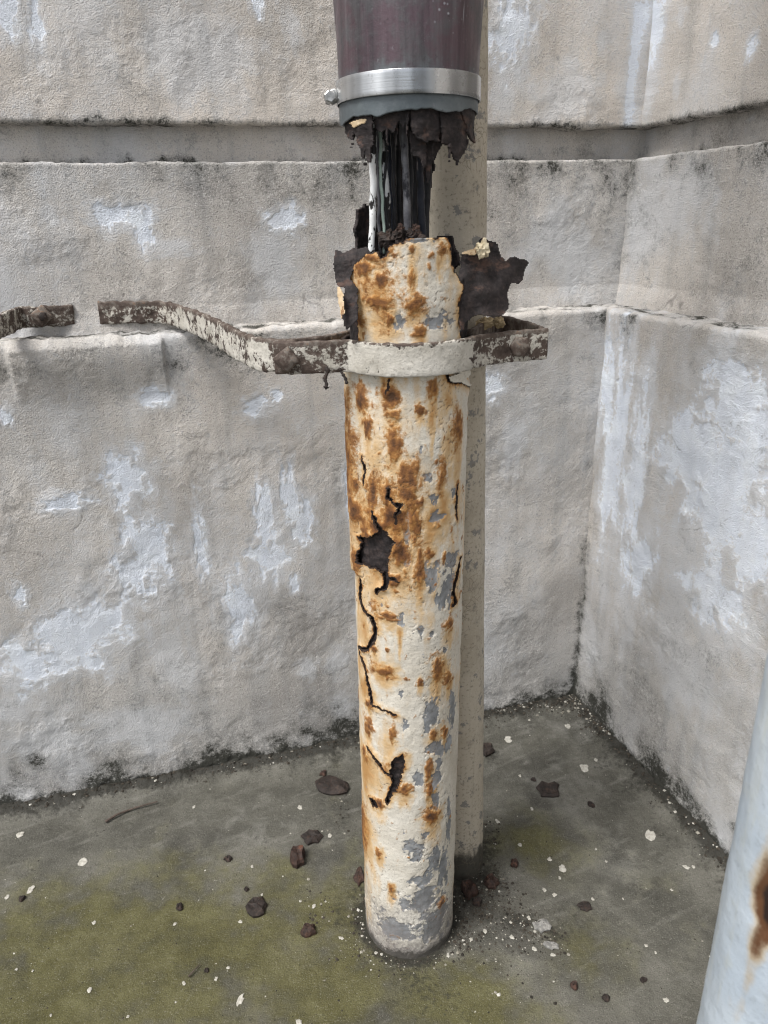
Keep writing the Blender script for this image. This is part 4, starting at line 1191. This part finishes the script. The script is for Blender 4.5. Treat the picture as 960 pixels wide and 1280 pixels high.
bolt('bolt', bz(648, 432) + np.array([0, -0.006, 0.0]), fw, 0.0105, 0.007, M['steel'], bracket, 183)
# crumbs of rust hanging on threads of dirt under the band
cr = bz(409, 446)
def hanging(px_pts, rs, seed):
    P = np.array([at_depth(x, y, float((cr - CAM) @ _f) + 0.002) for x, y in px_pts])
    path = catmull(P, 22)
    sc = 0.55 + 0.9 * np.abs(perlin(np.arange(22) * .45, np.zeros(22), seed))
    sc[0] = 0.5; sc[-1] = 0.25
    me = sweep('hanging_dirt', path, circle(rs, 7), up=(0, 1, 0.02), rough=0.0008, freq=300, seed=seed, scale=sc)
    link('hanging_dirt', me, M['dark_rust'], bracket)
hanging([(408,458),(409,466),(406,473),(408,480),(407,487)], 0.0028, 3)
hanging([(424,460),(428,467),(432,474),(434,480)], 0.0018, 6)

# second bracket at the left edge of the picture
stub = empty('pipe_bracket', tuple(wallpt(60, 395, DM + 0.012)))
tag(stub, 'rusty bracket end with a square nut, at the left edge above the ledge', 'pipe bracket')
bar = np.array([wallpt(92, 394, DM + 0.003), wallpt(70, 394, DM + 0.010), wallpt(45, 396, DM + 0.016), wallpt(22, 398, DM + 0.024), on_z(-8, 412, zW - 0.002), on_z(-60, 440, zW - 0.004), on_z(-130, 462, zW - 0.006)])
me = sweep('bar', catmull(bar, 130), rrect(0.008, 0.031, 0.002, 3, 8), rough=0.0022, freq=85, seed=191, attrs_fn=paint_attr(lambda v: 0.34 if xp(v) > 64 else 0.42))
link('bar', me, M['steel'], stub)
nut = bolt('nut', wallpt(53, 395, DM + 0.026), np.array([N1[0], N1[1], 0.1]), 0.0150, 0.009, M['steel'], stub, 193, 4)
c = wallpt(54, 396, DM + 0.034)
bolt('bolt_end', c, np.array([N1[0], N1[1], 0.1]), 0.0060, 0.006, M['dark_rust'], nut, 195)

# ------------------------------------------------------------------ foreground post
def build_post():
    e = ray(915, 1050); yd = 0.40
    p = CAM + e * (yd / e[1])
    r0 = 0.046
    dd = e[:2] / np.linalg.norm(e[:2]); cx, cy = p[0] + r0 * dd[1], p[1] - r0 * dd[0]
    z = np.linspace(-0.02, 2.4, 500); th = np.linspace(0, 2 * math.pi, 120, endpoint=False)
    T, Zg = np.meshgrid(th, z)
    # rust wound facing the camera
    rr = ray(962, 1122)
    d = rr[:2]; c = np.array([cx, cy]); A = d @ d; B = d @ c; C_ = c @ c - r0 * r0
    t = (B - math.sqrt(max(B * B - A * C_, 0))) / A
    q = CAM + rr * t
    t0 = math.atan2(q[0] - cx, -(q[1] - cy))
    dT = (T - t0 + math.pi) % (2 * math.pi) - math.pi
    f = 1.0 - np.hypot(dT * r0 / 0.012, (Zg - q[2]) / 0.045) + 0.35 * fbm(T * 3, Zg * 30, 3, 201)
    f2 = np.clip((fbm(T * 1.5, Zg * 9, 3, 202) - 0.85) * 1.2, -1, 0.6)
    rust = np.clip(np.maximum(f, f2), -1, 1)
    r = r0 + 0.0006 * fbm(T * 3, Zg * 30, 3, 203) - 0.0025 * sstep(0.2, 0.6, rust)
    P = np.stack([cx + r * np.sin(T), cy - r * np.cos(T), Zg], -1)
    me = mesh_np('post', P.reshape(-1, 3), grid_faces(*T.shape[:1], 120, True), {'rust': rust})
    o = link('painted_post', me, M['post'])
    tag(o, 'pale blue painted round post with a dark rust wound, close up at the right edge', 'post')
build_post()

# ------------------------------------------------------------------ debris
def flake_mesh(name, rx, ry, h, seed, jag=0.35, seg=13):
    t = np.linspace(0, 2 * np.pi, seg, endpoint=False)
    rr = 1 + jag * (1.2 * perlin(np.cos(t) * 1.3 + seed, np.sin(t) * 1.3, seed) + 0.55 * perlin(np.cos(t) * 2.7 + seed, np.sin(t) * 2.7, seed + 1))
    V = []
    for f, zf in ((1.0, 0.0), (1.04, 0.45), (0.82, 0.95), (0.42, 1.05)):
        x, y = np.cos(t) * rx * rr * f, np.sin(t) * ry * rr * f
        zz = h * zf * (1 + 0.45 * perlin(x / rx * 1.4 + seed, y / ry * 1.4, seed + 4))
        V.append(np.stack([x, y, zz], -1))
    V = np.concatenate(V + [np.array([[0, 0, h * (0.9 + 0.3 * math.sin(seed))]])])
    F = grid_faces(4, seg, True)
    F3 = np.array([[3 * seg + j, 3 * seg + (j + 1) % seg, 4 * seg] for j in range(seg)])
    return mesh_np(name, V, F, None, False, F3)

def px_size(px, py):
    return float((ground_pt(px, py) - CAM) @ _f) / FPX

def flake(name, px, py, wpx, hpx, mat, label, cat, seed, thick=None, jag=0.35, group=None, z=None, tilt=0.0):
    k = px_size(px, py)
    p = ground_pt(px, py)
    r = ray(px, py); el = abs(r[2]) / np.linalg.norm(r)
    rx, ry = wpx * k / 2, hpx * k / 2 / el
    th = thick if thick is not None else 0.35 * min(rx, ry)
    me = flake_mesh(name, rx, ry, th, seed, jag)
    o = link(name, me, mat)
    o.location = (p[0], p[1], 0.0005 + 0.0030 * float(fbm(p[0] * 5, p[1] * 5, 3, 71)))
    o.rotation_euler = (tilt, tilt * 0.6, (seed * 0.61) % 0.8 - 0.4)
    tag(o, label, cat, group)
    return o
DR, RR, GF = M['dark_rust'], M['red_rust'], M['grey_flake']
RUSTF = [(415,983,38,21,DR,'largest dark rust flake, between the wall and the left side of the pipe',.30),
         (390,1046,24,15,DR,'dark rust flake lying just above the round reddish lump, left of the pipe',.35),
         (372,1072,20,21,RR,'round reddish brown rust lump, left of the pipe',.8),
         (321,1133,26,21,DR,'smooth grey brown flake pointing up right, on the green stained floor',.4),
         (285,1073,12,8,DR,'small dark crumb of rust left of the round reddish lump',.6),
         (224,1133,10,9,DR,'small dark crumb of rust left of the smooth grey brown flake',.6),
         (385,1162,18,14,RR,'crumbly reddish rust piece left of the foot of the broken pipe',.7),
         (404,967,10,7,RR,'little brown rust crumb right above the largest dark rust flake',.5),
         (308,1110,7,6,DR,'tiny rust crumb above the smooth grey brown flake',.6),
         (258,1213,8,6,DR,'tiny dark rust crumb beside the short straight twig',.6),
         (27,1123,9,7,DR,'small dark crumb near the left edge beside two white chips',.6),
         (687,986,32,20,DR,'flat dark rust flake lying alone on the floor right of the back pipe',.16),
         (739,1006,9,8,DR,'small round dark crumb right of the lone flat rust flake',.5),
         (608,938,16,15,DR,'dark rust flake touching the right side of the back pipe',.4),
         (731,1131,18,10,DR,'thin dark rust flake between the pipe and the blue post',.3),
         (804,1224,12,8,DR,'dark crumb near the lower right, left of the blue post',.5),
         (718,1231,13,10,RR,'brown rust crumb below the pale grey flake',.6),
         (758,1245,13,9,DR,'dark crumb at the bottom right of the brown one',.5),
         (643,1079,12,10,RR,'reddish crumb right of the foot of the back pipe',.7),
         (614,1103,18,13,RR,'brown rust lump at the foot of the back pipe',.8),
         (586,1112,20,16,RR,'reddish rust lump wedged between the feet of the two pipes',.8),
         (597,1128,13,10,DR,'dark lump of rust behind the right foot of the broken pipe',.8),
         (677,1156,22,13,GF,'pale grey curled flake on the dirt patch right of the pipe',.35),
         (690,1180,16,9,GF,'smaller pale grey flake on the lower end of the dirt patch',.4),
         (449,1093,12,20,RR,'thin reddish brown shard leaning on the left foot of the broken pipe',.25),
         (667,973,8,5,DR,'little dark crumb at the upper left rim of the lone flat flake',.5)]
for i, (px, py, w_, h_, mt, lab, tk) in enumerate(RUSTF):
    k = px_size(px, py)
    q_ = 1.0 if max(w_, h_) > 15 else 0.8
    flake('rust_flake', px, py, w_ * q_, h_ * q_, mt, lab, 'rust flake', 3 + i * 1.7, (tk * 0.7 + 0.08) * min(w_, h_) * k, 0.33)
CHIPS_BIG = [(730,958,13,9,'large round white paint chip on the floor in front of the right corner'),
             (813,1043,15,13,'jagged white paint chip alone on the floor near the side wall'),
             (103,1076,13,8,'squarish white paint chip on the floor at the left'),
             (25,1042,9,8,'pale oval chip on the floor at the far left below the wall'),
             (38,1111,8,9,'white paint chip at the far left above the green stain'),
             (300,1250,9,13,'upright oval pale chip on the green floor near the bottom edge'),
             (703,1083,10,10,'white paint chip pair right of the back pipe foot'),
             (657,899,11,9,'white paint chip nearest the foot of the main wall right of the pipes'),
             (737,899,12,10,'biggest white chip in the dirt of the wall corner'),
             (706,886,12,10,'curled white chip right in the wall corner'),
             (350,953,11,9,'white chip at the foot of the main wall left of the pipes'),
             (635,924,10,8,'white paint chip on the floor behind the back pipe'),
             (112,1236,8,6,'small oval pale chip on the green floor at lower left'),
             (374,1277,8,7,'white chip cut by the bottom edge of the picture')]
for i, (px, py, w_, h_, lab) in enumerate(CHIPS_BIG):
    flake('paint_chip', px, py, w_ * 0.85, h_ * 0.85, M['chip'], lab, 'paint chip', 50 + i * 1.3, 0.0014, 0.42, tilt=0.10)
CH = [(710,907,8,6),(687,1072,6,6),(681,1110,6,6),(693,1116,7,5),(622,1026,6,7),(650,1055,7,4),(820,1189,4,4),(833,1249,8,6),(691,1192,8,4),(589,1173,6,5),(606,1163,6,6),(745,949,5,4),(860,1028,5,4),(787,951,5,4),
      (847,1036,5,4),(741,1121,4,4),(808,1180,5,4),(779,1121,3,3),(858,1082,9,5),(867,1082,5,4),(9,1120,6,6),(375,1009,7,6),(412,1044,6,6),(392,1131,5,6),(427,1171,8,5),(300,1150,5,4),(230,1229,6,5),(270,1223,5,5),
      (117,1151,6,4),(218,1154,5,4),(242,1007,4,4),(260,975,7,5),(315,1082,4,4),(285,1209,5,4),(327,1116,4,3),(160,1270,4,4),(63,1267,4,4),(20,1209,4,3),(40,1210,3,3),(690,870,8,6),(716,892,9,7),(755,915,8,6),(770,926,6,5),
      (640,892,6,5),(625,897,5,4),(800,958,5,4),(470,1190,5,4),(560,1193,5,5),(600,1075,4,4),(640,1170,7,5),(661,1146,6,5),(668,1185,7,5),(700,1095,4,4),(665,1010,4,4),(650,968,4,3),(758,1075,4,3),(745,1060,3,3),(840,1110,4,3)]
proto = {}
for i, (px, py, w_, h_) in enumerate(CH):
    flake('paint_chip', px, py, w_ * 0.8, h_ * 0.8, M['chip'], 'tiny white speck of paint scattered on the concrete floor', 'paint chip', 90 + i * 0.77, 0.0009, 0.5, 'tiny white paint chips on the floor', tilt=0.05)

def twig(px_pts, r, label, seed):
    P = np.array([ground_pt(x, y) + np.array([0, 0, 0.002 + 0.0015 * (k % 2)]) for k, (x, y) in enumerate(px_pts)])
    path = catmull(P, 30)
    me = sweep('twig', path, circle(r, 7), rough=0.0005, freq=200, seed=seed, scale=np.linspace(1.1, 0.5, 30))
    tag(link('twig', me, M['twig']), label, 'twig')
twig([(132,1028),(145,1021),(160,1014),(178,1009),(197,1003)], 0.0022, 'curved dark twig lying along the foot of the main wall at the left', 4)
twig([(236,1222),(243,1215),(251,1206)], 0.0012, 'short straight twig on the green stained floor', 7)

def lump(name, c, r, mat, label, cat, seed, sq=(1, 1, 1)):
    n, mT = 13, 18
    ph = np.linspace(0.02, math.pi - 0.02, n); t = np.linspace(0, 2 * np.pi, mT, endpoint=False)
    T, Pn = np.meshgrid(t, ph)
    d = np.stack([np.sin(Pn) * np.cos(T), np.sin(Pn) * np.sin(T), np.cos(Pn)], -1)
    rr = r * (1 + 0.50 * (perlin(d[..., 0] * 1.4 + seed, d[..., 1] * 1.4 + d[..., 2], seed)) + 0.34 * perlin(d[..., 0] * 4 + seed, d[..., 2] * 4 + d[..., 1], seed + 2))
    V = (d * rr[..., None] * np.array(sq)).reshape(-1, 3)
    me = mesh_np(name, V, grid_faces(n, mT, True)[:, ::-1], None, False)
    o = link(name, me, mat); o.location = c
    tag(o, label, cat)
    return o
dB = float((bz(645, 420) - CAM) @ _f)
lump('stone', at_depth(624, 403, dB - 0.004), 0.0068, M['stone'], 'yellowish pebble lodged between the bracket bands below the torn crust', 'stone', 3.3, (1.15, 1, .9))
lump('stone', at_depth(606, 404, dB + 0.002), 0.0085, M['stone'], 'brown grey pebble beside the yellowish one, lodged between the bracket bands', 'stone', 5.1, (1.25, 1, .8))
lump('foam_lump', at_depth(603, 311, dR + 0.026), 0.0072, M['foam'], 'small creamy lump of hardened foam stuck on the torn crust', 'foam', 7.7, (.9, .9, 1.2))
plate_foam = plate('foam_chip', z4c([(215,215),(260,195),(310,185),(335,160),(345,190),(335,235),(280,235),(230,232)]), plane_fn(dR + 0.026, 0.0002, 0, 585, 315), 0.003, M['tan_chip'], None, 211, 0.5, 0.001)
tag(plate_foam, 'tan sliver lying across the top of the torn crust left of the foam lump', 'paint chip')

for px_, py_, r_, mt_, sd2 in ((501,286,.0042,'red_rust',4.4),(519,286,.0042,'red_rust',6.2),(493,294,.0016,'chip',9.9),(512,292,.0040,'dark_rust',1.2),(498,297,.0070,'dark_rust',3.7),(523,300,.0080,'dark_rust',5.5),(484,300,.0080,'dark_rust',7.1)):
    dd_ = on_cable_depth(px_, py_) - 0.030
    o = lump('crumb', at_depth(px_, py_, dd_), r_, M[mt_], '', '', sd2, (1, .8, 1.1))
    del o['label'], o['category']
    loc = o.location.copy(); o.parent = pipe_root; o.matrix_parent_inverse = Matrix.Translation(-pipe_root.location); o.location = loc

# loose grit nobody could count: on the floor, thick along the wall feet and round the pipe
def build_grit():
    pts, size, shade = [], [], []
    def add(n, fn, smin, smax, dark):
        dark = dark + (1 - dark) * 0.45
        for _ in range(n):
            p = fn()
            if p is None: continue
            x, y = p
            if ((np.array([x, y]) - CORNER) @ N1) < 0.003 or ((np.array([x, y]) - CORNER) @ N2) < 0.003: continue
            if np.hypot(x - AX0[0], y - AX0[1]) < PR + 0.002: continue
            pts.append((x, y)); size.append(random.uniform(smin, smax) * (0.5 + random.random() ** 3 * 1.6))
            shade.append(random.uniform(0.0, 0.45) if random.random() < dark else random.uniform(0.6, 1.0))
    add(3400, lambda: (random.uniform(-.75, .6), random.uniform(.5, 1.45)), .0003, .0009, .45)
    def along(wi, a, b, spread):
        O, D, N = WALLS[wi]
        s_ = random.uniform(a, b); d = abs(random.gauss(0.004, spread))
        q = O + D * s_ + N * d
        return q[0], q[1]
    add(2200, lambda: along(1, 0, 1.15, .012), .0006, .0019, .88)
    add(900, lambda: along(1, 0, .40, .016), .0006, .0022, .62)
    add(1300, lambda: along(2, 0, .75, .012), .0006, .0019, .84)
    add(360, lambda: along(2, 0, .14, .018), .0007, .0026, .5)
    def ring():
        a = random.uniform(0, 2 * math.pi); r = PR + abs(random.gauss(0.002, 0.014))
        return AX0[0] + r * math.sin(a), AX0[1] - r * math.cos(a)
    add(900, ring, .0004, .0013, .55)
    def cl(px, py, sx, sy):
        def g():
            q = ground_pt(random.gauss(px, sx), random.gauss(py, sy)); return q[0], q[1]
        return g
    for px, py, sx, sy, n, dk in ((655,1150,20,12,320,.7),(682,1172,14,9,180,.7),(590,1120,14,24,700,.85),(620,1125,16,16,260,.8),(575,1175,10,12,200,.7),(450,1150,8,20,160,.7),(612,1040,10,9,120,.8),(615,1100,12,10,140,.8),(395,1130,10,16,90,.8),(440,1010,16,24,120,.7),(640,1200,34,26,200,.3),(700,880,14,8,160,.35),(480,1195,40,12,140,.4)):
        add(n, cl(px, py, sx, sy), .0005, .0016, dk)
    pts_ = np.array(pts); size_ = np.array(size)
    base = np.array([[1, 0, 0], [-.5, .87, 0], [-.5, -.87, 0], [.5, .87, .55], [-1, 0, .6], [.5, -.87, .5], [0.1, 0, 1.1]], float)
    tri = np.array([[0, 3, 1], [1, 3, 4], [1, 4, 2], [2, 4, 5], [2, 5, 0], [0, 5, 3], [3, 6, 4], [4, 6, 5], [5, 6, 3]])
    n = len(pts_)
    a = rng.random(n) * 6.28
    ca, sa = np.cos(a), np.sin(a)
    jit = 1 + 0.35 * (rng.random((n, 7, 3)) - 0.5)
    B = base[None] * jit * size_[:, None, None]
    X = B[..., 0] * ca[:, None] - B[..., 1] * sa[:, None] + pts_[:, :1]
    Y = B[..., 0] * sa[:, None] + B[..., 1] * ca[:, None] + pts_[:, 1:]
    P2 = pts_
    d1 = (P2 - CORNER) @ N1; d2 = (P2 - CORNER) @ N2
    dist = np.minimum(np.maximum(d1, 0), np.maximum(d2, 0)); wob = 0.018 * fbm(P2[:, 0] * 9, P2[:, 1] * 9, 3, 73)
    zg = 0.0030 * fbm(P2[:, 0] * 5, P2[:, 1] * 5, 3, 71) + 0.014 * sstep(0.06, 0.0, dist + wob) + 0.004 * sstep(0.03, 0, dist + wob)
    Zv = B[..., 2] * 0.8 + zg[:, None] - 0.0002
    V = np.stack([X, Y, Zv], -1).reshape(-1, 3)
    F3 = (tri[None] + (np.arange(n) * 7)[:, None, None]).reshape(-1, 3)
    me = mesh_np('grit', V, None, {'shade': np.repeat(np.array(shade), 7)}, False, F3)
    o = link('loose_grit', me, M['grit'])
    o['kind'] = 'stuff'
    o['label'] = 'loose dark and pale grit along the wall feet and round the pipe'
build_grit()
